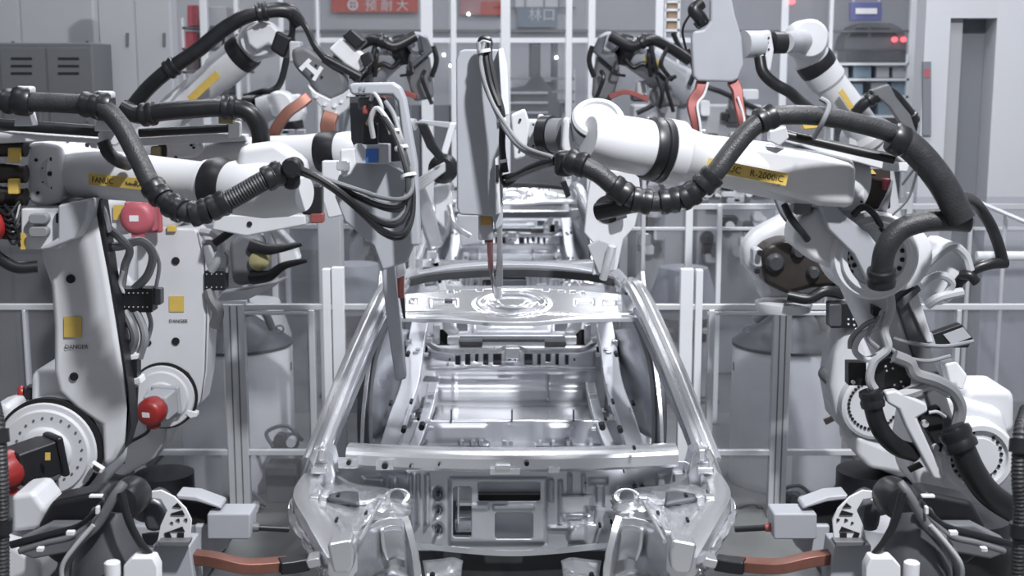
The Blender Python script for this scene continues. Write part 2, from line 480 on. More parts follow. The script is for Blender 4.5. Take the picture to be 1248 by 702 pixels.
# dark cross member under the firewall
a = MB(); a.plate([(500, 664), (560, 672), (624, 675), (690, 672), (748, 664), (748, 720), (500, 720)], 5.40, 0.25); cpart('lower_crossmember', 'near_black', a, bevel=0.01)
a = MB().sweep([(498, 663, 5.27), (560, 670, 5.26), (624, 674, 5.26), (690, 670, 5.26), (748, 663, 5.27)], [(-0.006, -0.012), (0.006, -0.012), (0.006, 0.012), (-0.006, 0.012)], (0, 1, 0), 5)
cpart('firewall_flange', 'steel', a)
def lower_bracket(mb):
    mb.surf([[(515, 684, 5.1), (535, 682, 5.12), (552, 680, 5.14), (564, 684, 5.16)], [(518, 700, 4.95), (535, 700, 4.97), (552, 698, 5.0), (562, 700, 5.02)], [(518, 722, 4.95), (535, 722, 4.97), (552, 722, 5.0), (562, 722, 5.02)]], 4)
both('front_bracket', 'steel', lower_bracket, solid=0.006)
def lower_hole(mb): mb.disc(527, 701, 4.95, [(-0.01, 3.5), (0.012, 3.5)], 12)
both('bracket_hole', 'hole_black', lower_hole)

# front apron: upper rail, tower, wheelhouse
RECT = lambda w, h: [(-w, -h), (-w * 0.6, -h * 1.1), (w * 0.6, -h * 1.1), (w, -h), (w, h * 0.4), (w * 0.5, h), (-w * 0.5, h), (-w, h * 0.4)]
def shotgun(mb):
    mb.sweep([(389, 577, 5.30), (375, 596, 5.10), (371, 616, 4.90), (388, 645, 4.62), (406, 675, 4.38), (418, 692, 4.26)], RECT(0.052, 0.045), (1, 0, 0), 6, scale=lambda t: 0.66 + 0.32 * t)
both('upper_rail', 'steel_bright', shotgun, angle=25)
def rail_cap(mb): mb.plate([(398, 664), (428, 658), (432, 672), (431, 692), (424, 699), (406, 699)], 4.20, 0.09)
both('rail_end', 'steel_bright', rail_cap, bevel=0.012)
def rail_flange(mb):
    mb.surf([[(366, 588, 5.15), (361, 597, 5.15)], [(357, 612, 4.98), (351, 622, 4.98)], [(366, 640, 4.72), (358, 648, 4.72)], [(386, 672, 4.45), (379, 678, 4.45)], [(400, 694, 4.32), (394, 700, 4.32)]], 5, 0.006, 5)
both('rail_flange', 'steel_bright', rail_flange, solid=0.005)
def tower(mb):
    mb.surf([[(396, 590, 5.24), (420, 590, 5.24), (446, 596, 5.24), (472, 601, 5.24), (500, 609, 5.24)],
             [(384, 602, 5.06), (414, 602, 5.06), (444, 612, 5.04), (474, 605, 5.08), (502, 610, 5.10)],
             [(386, 614, 4.94), (416, 622, 4.92), (446, 618, 4.94), (472, 609, 4.98), (503, 616, 5.02)],
             [(392, 632, 4.74), (422, 640, 4.72), (440, 636, 4.76), (462, 618, 4.88), (500, 624, 4.96)],
             [(404, 655, 4.52), (424, 662, 4.50), (436, 648, 4.66), (458, 634, 4.80), (497, 636, 4.92)]], 4, 0.007, 3)
both('strut_tower', 'steel', tower, solid=0.006, angle=24)
def wheelhouse(mb):
    mb.surf([[(424, 660, 4.52), (438, 648, 4.66), (458, 636, 4.78), (480, 630, 4.86), (500, 634, 4.90)], [(428, 690, 4.50), (444, 672, 4.66), (462, 656, 4.78), (484, 654, 4.83), (503, 660, 4.88)],
             [(434, 722, 4.52), (448, 712, 4.68), (468, 702, 4.80), (488, 704, 4.84), (509, 718, 4.88)]], 5, 0.002, 6)
both('wheelhouse', 'steel', wheelhouse, solid=0.006)
def embossed(mb):
    mb.surf([[(464, 644, 4.765), (478, 640, 4.81), (490, 642, 4.84)], [(466, 668, 4.765), (480, 664, 4.80), (494, 668, 4.83)], [(472, 684, 4.775), (482, 680, 4.805), (496, 684, 4.83)]], 4)
both('embossed_panel', 'steel', embossed, solid=0.008)
def flange_front(mb):
    mb.sweep([(494, 632, 4.90), (500, 650, 4.86), (507, 680, 4.83), (511, 720, 4.82)], [(-0.012, -0.02), (0.012, -0.02), (0.012, 0.02), (-0.012, 0.02)], (1, 0, 0), 5)
both('apron_flange', 'steel_bright', flange_front)
def tower_rings(mb):
    mb.lathe(P(484, 606, 5.05), (0, -0.35, 1), [(-0.01, 0.052), (0.006, 0.052), (0.010, 0.040), (0.002, 0.034)], 20)
    mb.rod((463, 612, 4.92), (438, 660, 4.50), 0.008)
both('strut_mount', 'steel', tower_rings)
def tower_hole(mb):
    mb.surf([[(402, 604, 5.03), (420, 600, 5.06), (436, 601, 5.07)], [(398, 609, 4.97), (418, 612, 4.95), (438, 616, 4.93)]], 4)
    mb.disc(484, 606, 5.03, [(0, 8), (0.003, 8)], 14)
both('apron_opening', 'steel_dark', tower_hole, solid=0.012)

def apron_ribs(mb):
    mb.sweep([(392, 606, 5.00), (420, 612, 4.97), (446, 612, 4.98), (468, 606, 5.03)], [(-0.008, -0.008), (0.008, -0.008), (0.008, 0.008), (-0.008, 0.008)], (0, 0, 1), 5)
    mb.sweep([(398, 620, 4.86), (414, 640, 4.70), (424, 658, 4.52)], [(-0.010, -0.008), (0.010, -0.008), (0.010, 0.008), (-0.010, 0.008)], (1, 0, 0), 5)
    mb.sweep([(448, 620, 4.90), (442, 634, 4.78), (434, 650, 4.64)], [(-0.012, -0.008), (0.012, -0.008), (0.012, 0.008), (-0.012, 0.008)], (1, 0, 0), 5)
    mb.sweep([(478, 624, 4.89), (480, 640, 4.87), (484, 672, 4.86), (490, 700, 4.88)], [(-0.012, -0.010), (0.012, -0.010), (0.012, 0.010), (-0.012, 0.010)], (1, 0, 0), 5)
both('apron_rib', 'steel_bright', apron_ribs, bevel=0.003)
def apron_blocks(mb):
    mb.boxpx(376, 606, 388, 616, 4.86, 0.05); mb.boxpx(384, 622, 396, 632, 4.72, 0.05); mb.boxpx(458, 606, 470, 614, 4.93, 0.04); mb.plate([(372, 684), (388, 680), (392, 690), (376, 694)], 4.3, 0.08)
both('apron_block', 'steel', apron_blocks, bevel=0.006)
def apron_holes(mb):
    for x, y, d in ((377, 612, 4.85), (412, 604, 5.0), (470, 650, 4.82), (468, 668, 4.83), (482, 690, 4.86), (446, 626, 4.83), (410, 634, 4.68)): mb.disc(x, y, d, [(-0.02, 2.2), (0.012, 2.2)], 10)
both('apron_hole', 'hole_black', apron_holes)
def skirt(mb):
    mb.surf([[(352, 622, 4.95), (358, 616, 5.0)], [(356, 640, 4.80), (366, 634, 4.8)], [(372, 664, 4.58), (382, 658, 4.58)], [(384, 690, 4.40), (396, 684, 4.40)], [(392, 712, 4.34), (402, 706, 4.34)]], 5, 0.009, 8)
both('rail_skirt', 'steel', skirt, solid=0.006)

# A-pillar with ridged section running into the roof rail
SEC = [(-0.055, -0.030), (0.055, -0.030), (0.060, 0.006), (0.044, 0.028), (0.026, 0.014), (0.012, 0.032), (-0.010, 0.034), (-0.026, 0.018), (-0.042, 0.022), (-0.060, 0.004)]
def apillar(mb):
    mb.sweep([(382, 562, 5.28), (397, 524, 5.40), (421, 462, 5.62), (447, 402, 5.86), (466, 362, 6.03), (479, 344, 6.20), W(-0.590, 6.6, 0.41), W(-0.585, 7.1, 0.39), W(-0.59, 7.6, 0.35), W(-0.62, 8.2, 0.22), W(-0.66, 8.7, 0.06)],
             SEC, (1, 0, 0), 7, scale=lambda t: 0.80 - 0.08 * t)
both('pillar_and_roof_rail', 'steel_bright', apillar, angle=22)
def apillar_inner(mb):
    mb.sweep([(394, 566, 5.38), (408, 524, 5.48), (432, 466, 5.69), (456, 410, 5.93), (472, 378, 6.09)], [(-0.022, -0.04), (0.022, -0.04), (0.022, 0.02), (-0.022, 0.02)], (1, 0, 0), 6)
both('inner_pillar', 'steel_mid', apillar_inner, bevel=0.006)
def hinge_post(mb):
    mb.plate([(374, 560), (392, 543), (404, 556), (410, 580), (404, 618), (388, 622), (372, 604), (366, 582)], 5.22, 0.16)
both('hinge_post', 'steel', hinge_post, bevel=0.02)
def hinge_small(mb):
    mb.boxpx(388, 548, 396, 562, 5.16, 0.05); mb.boxpx(378, 570, 398, 578, 5.15, 0.06); mb.plate([(376, 560), (383, 545), (388, 550), (382, 572)], 5.15, 0.03)
    mb.plate([(372, 592), (384, 588), (392, 600), (380, 606)], 5.10, 0.05)
both('hinge_bracket', 'steel_bright', hinge_small, bevel=0.006)
def door_seal(mb): mb.sweep([(404, 560, 5.40), (410, 585, 5.25), (428, 598, 5.22), (470, 604, 5.24), (500, 612, 5.26)], [(-0.03, -0.01), (0.03, -0.01), (0.03, 0.01), (-0.03, 0.01)], (0, 0, 1), 5)
both('apron_gusset', 'gun_grey', door_seal)

# windscreen header with the oval lamp pressing
def htop(x): return 352 + 9 * ((x - 624) / 150) ** 2
def hbot(x):
    t = abs(x - 624); return 387 + 6 * math.exp(-(t / 62) ** 4) + (1.5 if t > 120 else 0)
HB = [(578, 355, 670, 385, -0.045, -0.35), (594, 360, 654, 377, 0.055, -0.5), (574, 352, 674, 388, 0.018, -0.25), (524, 364, 558, 376, -0.012, 3), (498, 364, 508, 372, 0.012, 3), (735, 366, 752, 374, 0.012, 3), (700, 364, 724, 374, -0.01, 3), (470, 380, 780, 384, 0.008, 2)]
HH = [(533, 353, 539, 356), (541, 364.5, 551, 370.5), (546, 355, 552, 358), (554, 353, 560, 356), (580, 352, 587, 356), (662, 352, 669, 356), (682, 354, 688, 357), (696, 355, 702, 358), (708, 356, 713, 359), (664, 370, 668, 373)]
a = MB().relief(466, 782, 226, htop, hbot, 40, lambda x, y: 5.98 + 0.20 * (390 - y) / 38 + 0.05 * ((x - 624) / 150) ** 2, HB, HH)
cpart('windscreen_header', 'steel_bright', a, solid=0.006, angle=60)
a = MB().sweep([(468, 389, 6.04), (540, 390, 6.0), (600, 394, 5.96), (650, 394, 5.96), (710, 390, 6.0), (780, 389, 6.04)], [(-0.008, -0.02), (0.008, -0.02), (0.008, 0.02), (-0.008, 0.02)], (0, 0, 1), 6)
cpart('header_flange', 'steel_grey', a)
a = MB().sweep([W(-0.575, 6.95, 0.385), W(-0.42, 6.97, 0.415), W(-0.2, 6.99, 0.432), W(0, 7.0, 0.436), W(0.2, 6.99, 0.432), W(0.42, 6.97, 0.415), W(0.575, 6.95, 0.385)], [(-0.025, -0.022), (0.025, -0.022), (0.025, 0.022), (-0.025, 0.022)], (0, 1, 0), 6)
cpart('roof_bow', 'near_black', a, bevel=0.006)  # near-black colour stands for the shade on this bow
a = MB().sweep([W(-0.575, 7.75, 0.31), W(-0.3, 7.78, 0.35), W(0, 7.8, 0.36), W(0.3, 7.78, 0.35), W(0.575, 7.75, 0.31)], [(-0.06, -0.012), (0.06, -0.012), (0.06, 0.012), (-0.06, 0.012)], (0, 1, 0), 6)
cpart('rear_header', 'steel_grey', a, bevel=0.004)

# cabin: floor, kick-up, rear seat pan, seat back with slots, parcel shelf
a = MB(); a.box(W(0, 6.3, -0.66), (1.50, 1.7, 0.03)); a.box(W(0, 6.3, -0.60), (0.26, 1.7, 0.12))
for x in (-0.55, -0.35, 0.35, 0.55): a.box(W(x, 6.3, -0.637), (0.06, 1.6, 0.02))
cpart('floor_pan', 'steel_grey', a, bevel=0.012)
a = MB().relief(440, 808, 92, lambda x: 512, lambda x: 552, 14, lambda x, y: 7.10, [(446, 514, 470, 550, 0.02, 4), (530, 516, 596, 540, 0.02, 5), (616, 514, 650, 548, -0.02, 4), (664, 516, 700, 540, 0.02, 5), (480, 542, 770, 546, 0.02, 2)])
cpart('heelboard', 'steel_grey', a, solid=0.006, angle=60)
a = MB()
for x in (560, 574, 584, 612, 620, 656, 672, 690): a.boxpx(x, 537, x + 5, 544, 7.03, 0.04)
cpart('seat_bracket', 'steel', a, bevel=0.004)
a = MB().surf([[(528, 513, 7.10), (590, 513, 7.10), (660, 513, 7.10), (722, 513, 7.10)], [(530, 505, 7.22), (590, 506, 7.24), (660, 506, 7.24), (720, 505, 7.22)], [(532, 494, 7.45), (590, 495, 7.45), (660, 495, 7.45), (718, 494, 7.45)]], 5)
cpart('rear_seat_pan', 'steel_bright', a, solid=0.006)
a = MB()
for x in (549, 623, 698): a.boxpx(x, 500, x + 2, 514, 7.08, 0.02)
cpart('seat_latch', 'steel_dark', a)
slots = [(555, 432, 562, 446), (567, 431, 574, 446), (578, 431, 584, 441), (589, 431, 595, 446), (600, 431, 611, 446), (639, 431, 650, 446), (655, 431, 660, 446), (665, 431, 671, 441), (677, 431, 682, 446), (688, 432, 693, 446)]
SB = [(520, 424, 728, 450, 0.02, 4), (530, 452, 718, 470, -0.015, 5), (616, 424, 633, 440, 0.02, 2), (552, 456, 556, 490, 0.01, 2), (665, 454, 669, 490, 0.01, 2), (534, 472, 714, 490, 0.012, 4)]
a = MB().relief(505, 743, 119, lambda x: 421, lambda x: 497, 38, lambda x, y: 7.48 + 0.12 * (497 - y) / 76, SB, slots)
sb = cpart('seat_back_panel', 'steel_grey', a, solid=0.006, angle=60)
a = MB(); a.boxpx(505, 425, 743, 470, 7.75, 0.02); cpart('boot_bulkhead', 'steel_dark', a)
a = MB()
for x, r in ((517, 4.5), (731, 4), (750, 4)): a.disc(x, 426 if x != 750 else 427, 7.50, [(-0.03, r), (0.012, r)], 14)
for x in (548, 620, 622, 628, 700): a.disc(x, 438, 7.49, [(-0.02, 1.2), (0.02, 1.2)], 8)
cpart('hole_rim', 'hole_black', a)
a = MB().sweep([(522, 449, 7.46), (560, 449, 7.44), (580, 447, 7.43), (624, 449, 7.44), (668, 447, 7.43), (690, 449, 7.44), (726, 449, 7.46)], [(-0.006, -0.02), (0.006, -0.02), (0.006, 0.012), (-0.006, 0.012)], (0, 0, 1), 5)
cpart('seat_back_rail', 'steel_bright', a)
a = MB().sweep([(512, 394, 7.55), (516, 410, 7.53), (528, 422, 7.52), (545, 427, 7.5), (580, 427, 7.5), (604, 428, 7.5), (616, 424, 7.48), (632, 424, 7.48), (646, 428, 7.5), (690, 427, 7.5), (712, 425, 7.51), (726, 414, 7.53), (736, 394, 7.55)], [(-0.012, -0.018), (0.012, -0.018), (0.012, 0.018), (-0.012, 0.018)], (0, 0, 1), 6)
cpart('shelf_edge', 'steel_bright', a, angle=30)
a = MB(); a.boxpx(616, 424, 633, 438, 7.40, 0.03); cpart('latch_plate', 'steel_bright', a, bevel=0.006)
a = MB().relief(520, 728, 80, lambda x: 386, lambda x: 410, 12, lambda x, y: 7.95 - (y - 386) / 30 * 0.2, [(575, 392, 673, 406, 0.03, 3), (596, 392, 652, 400, -0.02, 2)], [(556, 392, 570, 404), (676, 392, 692, 404)])
cpart('parcel_shelf', 'steel_grey', a, solid=0.006)
a = MB(); a.boxpx(588, 413, 664, 417, 7.60, 0.03); a.boxpx(560, 416, 588, 422, 7.58, 0.06); a.boxpx(664, 416, 690, 422, 7.58, 0.06); cpart('shelf_crossbar', 'near_black', a, bevel=0.004)
def shelf_brace(mb):
    mb.plate([(538, 390), (546, 390), (560, 405), (552, 414), (540, 402)], 7.7, 0.06); mb.boxpx(528, 396, 536, 420, 7.72, 0.03); mb.boxpx(545, 410, 560, 420, 7.6, 0.05)
both('shelf_brace', 'steel_bright', shelf_brace, bevel=0.006)
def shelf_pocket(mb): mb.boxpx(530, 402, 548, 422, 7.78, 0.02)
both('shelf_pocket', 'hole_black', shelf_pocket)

# inner body side: rear wheelhouse, B-pillar, sill, quarter panel
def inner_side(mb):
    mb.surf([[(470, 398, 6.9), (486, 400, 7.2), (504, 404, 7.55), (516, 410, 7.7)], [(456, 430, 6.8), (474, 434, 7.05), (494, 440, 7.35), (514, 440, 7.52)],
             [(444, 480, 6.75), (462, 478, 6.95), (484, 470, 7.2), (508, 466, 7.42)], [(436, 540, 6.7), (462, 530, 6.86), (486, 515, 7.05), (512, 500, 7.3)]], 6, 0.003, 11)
both('inner_quarter', 'steel_mid', inner_side, solid=0.006, angle=60)  # steel darkened in colour to imitate the dimmer light at the cabin sides
def side_struct(mb):
    mb.sweep([(512, 396, 7.5), (506, 430, 7.35), (500, 470, 7.15), (486, 510, 6.95), (474, 548, 6.8)], [(-0.05, -0.03), (0.05, -0.03), (0.05, 0.03), (-0.05, 0.03)], (1, 0, 0), 5)
    mb.sweep([(528, 470, 7.40), (522, 500, 7.2), (512, 530, 7.0), (502, 552, 6.9)], [(-0.03, -0.03), (0.03, -0.03), (0.03, 0.03), (-0.03, 0.03)], (1, 0, 0), 5)
both('side_reinforcement', 'steel_grey', side_struct, bevel=0.008)
def side_clips(mb):
    rnd = random.Random(4)
    for i in range(16):
        x = rnd.uniform(488, 524); y = rnd.uniform(400, 540); mb.boxpx(x, y, x + rnd.uniform(3, 9), y + rnd.uniform(2, 8), 6.9 + (540 - y) / 140 * 0.5, 0.04)
both('side_clip', 'steel_bright', side_clips, bevel=0.004)
def side_holes(mb):
    for x, y, r in ((497, 432, 2.6), (476, 492, 2.2), (501, 490, 2), (492, 524, 3.4), (510, 510, 2), (466, 450, 2.4), (514, 520, 4)): mb.disc(x, y, 6.72 + (540 - y) / 140 * 0.45, [(-0.05, r), (0.02, r)], 10)
both('side_hole', 'hole_black', side_holes)
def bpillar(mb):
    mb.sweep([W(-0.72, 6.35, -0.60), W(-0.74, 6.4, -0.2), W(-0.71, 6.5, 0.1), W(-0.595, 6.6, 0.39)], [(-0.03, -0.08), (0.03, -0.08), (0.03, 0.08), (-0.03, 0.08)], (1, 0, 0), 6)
both('centre_pillar', 'steel_dark', bpillar, bevel=0.01)  # dark steel colour stands for the shadow on this pillar
def seam(mb): mb.sweep([(441, 552, 6.2), (443, 500, 6.25), (451, 440, 6.4), (462, 405, 6.6)], [(-0.008, -0.01), (0.008, -0.01), (0.008, 0.01), (-0.008, 0.01)], (1, 0, 0), 6)
both('door_flange', 'steel_bright', seam)
def sill(mb): mb.box(W(-0.74, 6.2, -0.58), (0.12, 2.1, 0.17))
both('sill', 'steel', sill, bevel=0.02)
def quarter(mb):
    pr = [W(-0.79, y, z) for y, z in ((7.0, -0.62), (7.05, -0.2), (7.2, 0.05), (7.4, 0.10), (7.7, 0.34), (8.2, 0.2), (8.7, 0.06), (9.05, 0.0), (9.1, -0.3), (9.0, -0.55), (8.6, -0.5), (8.5, -0.3), (8.2, -0.22), (7.9, -0.3), (7.75, -0.55), (7.7, -0.62))]
    mb.prism(pr, (0.03, 0, 0))
both('quarter_panel', 'steel', quarter, bevel=0.01)
a = MB(); a.box(W(0, 8.8, 0.02), (1.3, 0.5, 0.02)); a.box(W(0, 9.05, -0.25), (1.5, 0.03, 0.5)); cpart('tail_panel', 'steel', a, bevel=0.01)
a = MB(); a.box(W(0, 8.3, -0.5), (1.4, 1.5, 0.03)); cpart('boot_floor', 'steel_grey', a)
a = MB()
for x in (-0.42, 0.42): a.box(W(x, 6.4, -0.72), (0.1, 4.4, 0.10))
cpart('chassis_rail', 'steel_grey', a, bevel=0.01)
# line carriage that carries the body
skid = thing('body_carriage', (0, 6.4, 0), 'dark steel carriage under the front car body', 'carriage', 'carriages on the welding line')
a = MB()
for x in (-0.42, 0.42): a.box((x, 6.6, 0.32), (0.12, 4.6, 0.14))
a.build('runner', 'steel_dark', skid, bevel=0.01)
a = MB()
for y in (5.0, 6.4, 8.2): a.box((0, y, 0.2), (1.2, 0.14, 0.1))
for y in (5.0, 6.4, 8.2):
    for x in (-0.45, 0.45): a.box((x, y, 0.075), (0.18, 0.2, 0.15)); a.box((x, y, 0.40), (0.1, 0.1, 0.04))
a.build('cross_beam', 'steel_dark', skid, bevel=0.01)
DY2 = 5.55
car2 = copy_tree(car); car2.location.y += DY2; car2['label'] = 'bare silver car body one station further back, behind the roof of the front body'
skid2 = copy_tree(skid); skid2.location.y += DY2; skid2['label'] = 'dark steel carriage under the rear car body'
# ================================================================== hall walls and background
struct(MB().box((0, 20.1, 3.5), (18.4, 0.2, 7.4)).build('wall_back', 'wall_pale'))
struct(MB().box((-9.1, 10.0, 3.5), (0.2, 20.0, 7.4)).build('wall_left', 'wall_mid'))
struct(MB().box((9.1, 10.0, 3.5), (0.2, 20.0, 7.4)).build('wall_right', 'wall_pale'))
struct(MB().box((0, 8.5, 7.65), (18.4, 23.4, 0.1)).build('ceiling', 'cabinet_grey'))
def wp(x0, y0, x1, y1, d, th): return MB().boxpx(x0, y0, x1, y1, d, th)
def drop(x0, y0, x1, d, th):           # box from a top pixel row straight down to the floor
    a, b = P(x0, y0, d), P(x1, y0, d)
    return MB().prism([Vector((a.x, d, a.z)), Vector((b.x, d, b.z)), Vector((b.x, d, 0)), Vector((a.x, d, 0))], (0, th, 0))
# pale partition wall with a door recess at the right
dw = 10.6
xw = lambda px: P(px, 150, dw).x
zt = P(1180, 22, dw).z
def slab(name, px0, px1, z0, z1, y, th, m):
    x0, x1 = xw(px0), xw(px1); return struct(MB().box(((x0 + x1) / 2, y + th / 2, (z0 + z1) / 2), (x1 - x0, th, z1 - z0)).build(name, m))
slab('wall_partition', 1122, 1152, 0, 7.0, dw, 0.25, 'wall_pale')
slab('wall_partition', 1208, 1340, 0, 7.0, dw, 0.25, 'wall_pale')
slab('wall_lintel', 1152, 1208, zt, 7.0, dw, 0.25, 'wall_pale')
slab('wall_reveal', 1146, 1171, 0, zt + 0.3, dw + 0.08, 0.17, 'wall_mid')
slab('door_1', 1165, 1225, 0, zt + 0.3, dw + 0.26, 0.05, 'wall_dark_grey')
tag(MB().boxpx(1125, 75, 1135, 165, dw - 0.03, 0.03).build('wall_sign', 'wall_dark_grey'), 'narrow dark upright sign on the pale wall left of the door recess', 'sign')
s0 = MB().boxpx(1127, 84, 1133, 94, dw - 0.036, 0.006).build('sign_print', 'red_faded'); attach(s0, bpy.data.objects['wall_sign'])

# aluminium safety fences: posts, rails and clear panes
FG = 'clear safety fences'
def fence(label, d, posts, rails, panes, pane='pane_clear', base=0.0):
    x0 = min(p[0] for p in posts); T = thing('safety_fence', (P(x0, 400, d).x, d, 0), label, 'fence', FG)
    for x, w, y, mt in posts:
        a = P(x - w / 2, y, d); b = P(x + w / 2, y, d)
        n = max(1, round(w / 9))
        MB().prism([Vector((a.x, d, a.z)), Vector((b.x, d, b.z)), Vector((b.x, d, 0)), Vector((a.x, d, 0))], (0, 0.06, 0)).build('post', mt, T, bevel=0.006)
        if w > 12 and mt == 'aluminium':
            for g in (0.33, 0.67):
                c = a.lerp(b, g); MB().prism([Vector((c.x - 0.004, d - 0.001, c.z - 0.01)), Vector((c.x + 0.004, d - 0.001, c.z - 0.01)), Vector((c.x + 0.004, d - 0.001, 0.05)), Vector((c.x - 0.004, d - 0.001, 0.05))], (0, 0.004, 0)).build('post_groove', 'gun_grey', T)
    for x0, x1, y, h in rails: MB().boxpx(x0, y - h / 2, x1, y + h / 2, d + 0.01, 0.04).build('rail', 'aluminium', T, bevel=0.005)
    for x0, x1, y0, y1 in panes:
        a = P(x0, y0, d + 0.03); b = P(x1, y0, d + 0.03); zb = P(x0, y1, d + 0.03).z if y1 else 0.08
        MB().prism([Vector((a.x, a.y, a.z)), Vector((b.x, b.y, b.z)), Vector((b.x, b.y, zb)), Vector((a.x, a.y, zb))], (0, 0.006, 0)).build('pane', pane, T)
    return T
f1 = 7.72
fence('clear fence with aluminium posts on the left behind the second left robot', f1,
      [(284, 26, 371, 'aluminium'), (379, 8, 378, 'aluminium'), (28, 4, 378, 'aluminium'), (-40, 14, 371, 'aluminium'), (397, 10, 328, 'white_post'), (411, 15, 326, 'white_post'), (160, 12, 371, 'aluminium')],
      [(-40, 458, 374.5, 7), (-40, 382, 552, 7), (270, 384, 382, 4), (262, 300, 370, 8)],
      [(-34, 26, 378, 549), (30, 154, 378, 549), (166, 270, 378, 549), (298, 375, 384, 549), (-34, 270, 555, 0), (298, 375, 555, 0), (420, 456, 378, 0)])
fence('clear fence with aluminium posts on the right behind the second right robot', f1,
      [(955, 22, 371, 'aluminium'), (868, 8, 378, 'aluminium'), (838, 16, 328, 'white_post'), (853, 9, 329, 'white_post'), (1085, 10, 371, 'aluminium'), (1170, 6, 378, 'aluminium'), (1290, 14, 371, 'aluminium')],
      [(790, 1290, 374.5, 7), (865, 1290, 552, 7), (862, 1010, 382, 5)],
      [(792, 829, 378, 0), (872, 944, 384, 549), (966, 1080, 378, 549), (1090, 1167, 378, 549), (1173, 1283, 378, 549), (872, 944, 555, 0), (966, 1080, 555, 0), (1090, 1283, 555, 0)])
for o in (397, 853):
    pass
f2 = 9.9
fence('far clear fence with white rail left of the next car body', f2, [(408, 9, 180, 'aluminium'), (330, 7, 180, 'aluminium'), (500, 8, 180, 'aluminium'), (230, 7, 180, 'aluminium'), (100, 8, 180, 'aluminium'), (-60, 8, 180, 'aluminium')],
      [(-60, 503, 276, 6), (-60, 503, 184, 4)], [(-56, 96, 186, 0), (104, 226, 186, 0), (234, 326, 186, 0), (334, 403, 186, 0), (413, 496, 186, 0)], 'pane_haze')
fence('far clear fence with white rail right of the next car body', f2, [(841, 9, 235, 'white_post'), (878, 6, 250, 'white_post'), (762, 9, 180, 'aluminium'), (786, 5, 180, 'aluminium'), (980, 7, 235, 'aluminium'), (1110, 7, 235, 'aluminium'), (1290, 8, 235, 'aluminium')],
      [(760, 1290, 252, 7), (760, 1290, 279, 4)], [(768, 783, 184, 0), (790, 836, 184, 0), (846, 976, 240, 0), (984, 1106, 240, 0), (1114, 1286, 240, 0)], 'pane_haze')
# handrail coming forward at the right
hr = thing('handrail', (P(1185, 300, 9.6).x, 9.6, 0), 'pale steel handrail running forward below the door recess', 'handrail')
MB().tube([(1170, 238, 9.75), (1185, 243, 9.7), (1248, 270, 9.0), (1300, 292, 8.6)], 2.6 * M(9.4), 4, 10, smooth=False).build('rail', 'aluminium', hr)
for (x, y, d) in ((1185, 243, 9.7), (1226, 260, 9.3)):
    a = P(x, y, d); MB().rod(a, Vector((a.x, a.y, 0)), 2.6 * M(9.4)).build('post', 'aluminium', hr)
MB().tube([(1190, 312, 9.7), (1300, 312, 9.7)], 6 * M(9.4), 4, 10, smooth=False).build('rail', 'white_post', hr)

# drums with grey domes behind the fence
def drum(cx, label, ey):
    c = P(cx, 420, 8.5); r = 68 * M(8.5)
    T = thing('storage_drum', (c.x, 8.5, 0), label, 'drum', 'drums behind the fence')
    o = Vector((c.x, 8.5, 0))
    MB().lathe(o, (0, 0, 1), [(0, r), (0.03, r * 1.02), (0.06, r), (c.z, r), (c.z + 0.01, r * 0.99)], 48).build('drum_body', 'drum_white', T)
    MB().lathe(o, (0, 0, 1), [(c.z, r * 1.01), (c.z + 0.02, r * 1.01), (c.z + 0.04, r * 0.94), (c.z + 0.10, r * 0.72), (c.z + 0.15, r * 0.5), (c.z + 0.2, r * 0.32), (c.z + 0.3, r * 0.26), (c.z + 0.32, r * 0.2)], 40).build('dome_lid', 'dome_grey', T)
    e = P(ey, 401, 8.35)
    a = [e + Vector((math.cos(k) * 0.024, 0, math.sin(k) * 0.024)) for k in [2 * math.pi * i / 14 for i in range(15)]]
    MB().tube(a, 0.006, 2, 8).build('lifting_eye', 'gun_grey', T)
    for dy in (12, 50, 100): MB().boxpx(cx - 67 if ey < cx else cx + 64, 430 + dy, cx - 64 if ey < cx else cx + 67, 440 + dy, 8.45, 0.03).build('clip', 'gun_grey', T, bevel=0.003)
    MB().tube([(cx - 40, 390, 8.4), (cx - 10, 372, 8.3), (cx + 30, 378, 8.3), (cx + 44, 400, 8.36)], 5 * M(8.4), 6, 10).build('lid_hose', 'gun_grey', T)
    return T
drum(288, 'white drum with grey domed lid behind the left fence', 341)
drum(961, 'white drum with grey domed lid behind the right fence', 911)
def valve(px, py, d, label):
    c = P(px, py, d); T = thing('valve_unit', (c.x, d, 0), label, 'valve', 'small valve units on the floor')
    MB().box((c.x, d, c.z / 2 - 0.05), (0.2, 0.2, max(0.1, c.z - 0.1))).build('stand', 'gun_grey', T, bevel=0.01)
    MB().rect(px - 14, py - 8, px + 14, py + 10, d - 0.12, 0.2, 4).build('valve_body', 'steel_dark', T, bevel=0.01)
    MB().disc(px - 4, py - 10, d - 0.12, [(-0.05, 7), (0.02, 7)], 16).build('gauge', 'dome_grey', T)
    MB().disc(px + 10, py - 6, d - 0.12, [(-0.05, 6), (0.02, 6)], 16).build('gauge', 'drum_white', T)
    MB().tube([(px - 12, py, d - 0.12), (px - 20, py - 18, d - 0.1), (px + 4, py - 26, d - 0.1), (px + 24, py - 8, d - 0.1)], 2.5 * M(d), 6, 8).build('pipe', 'gun_grey', T)
    return T
valve(345, 545, 8.1, 'small dark valve unit behind the left fence'); valve(970, 618, 7.95, 'small dark valve unit behind the right fence, by its post')
valve(300, 625, 7.95, 'lower dark valve unit behind the left fence'); valve(915, 640, 8.0, 'small dark valve unit behind the right fence, nearer the car')

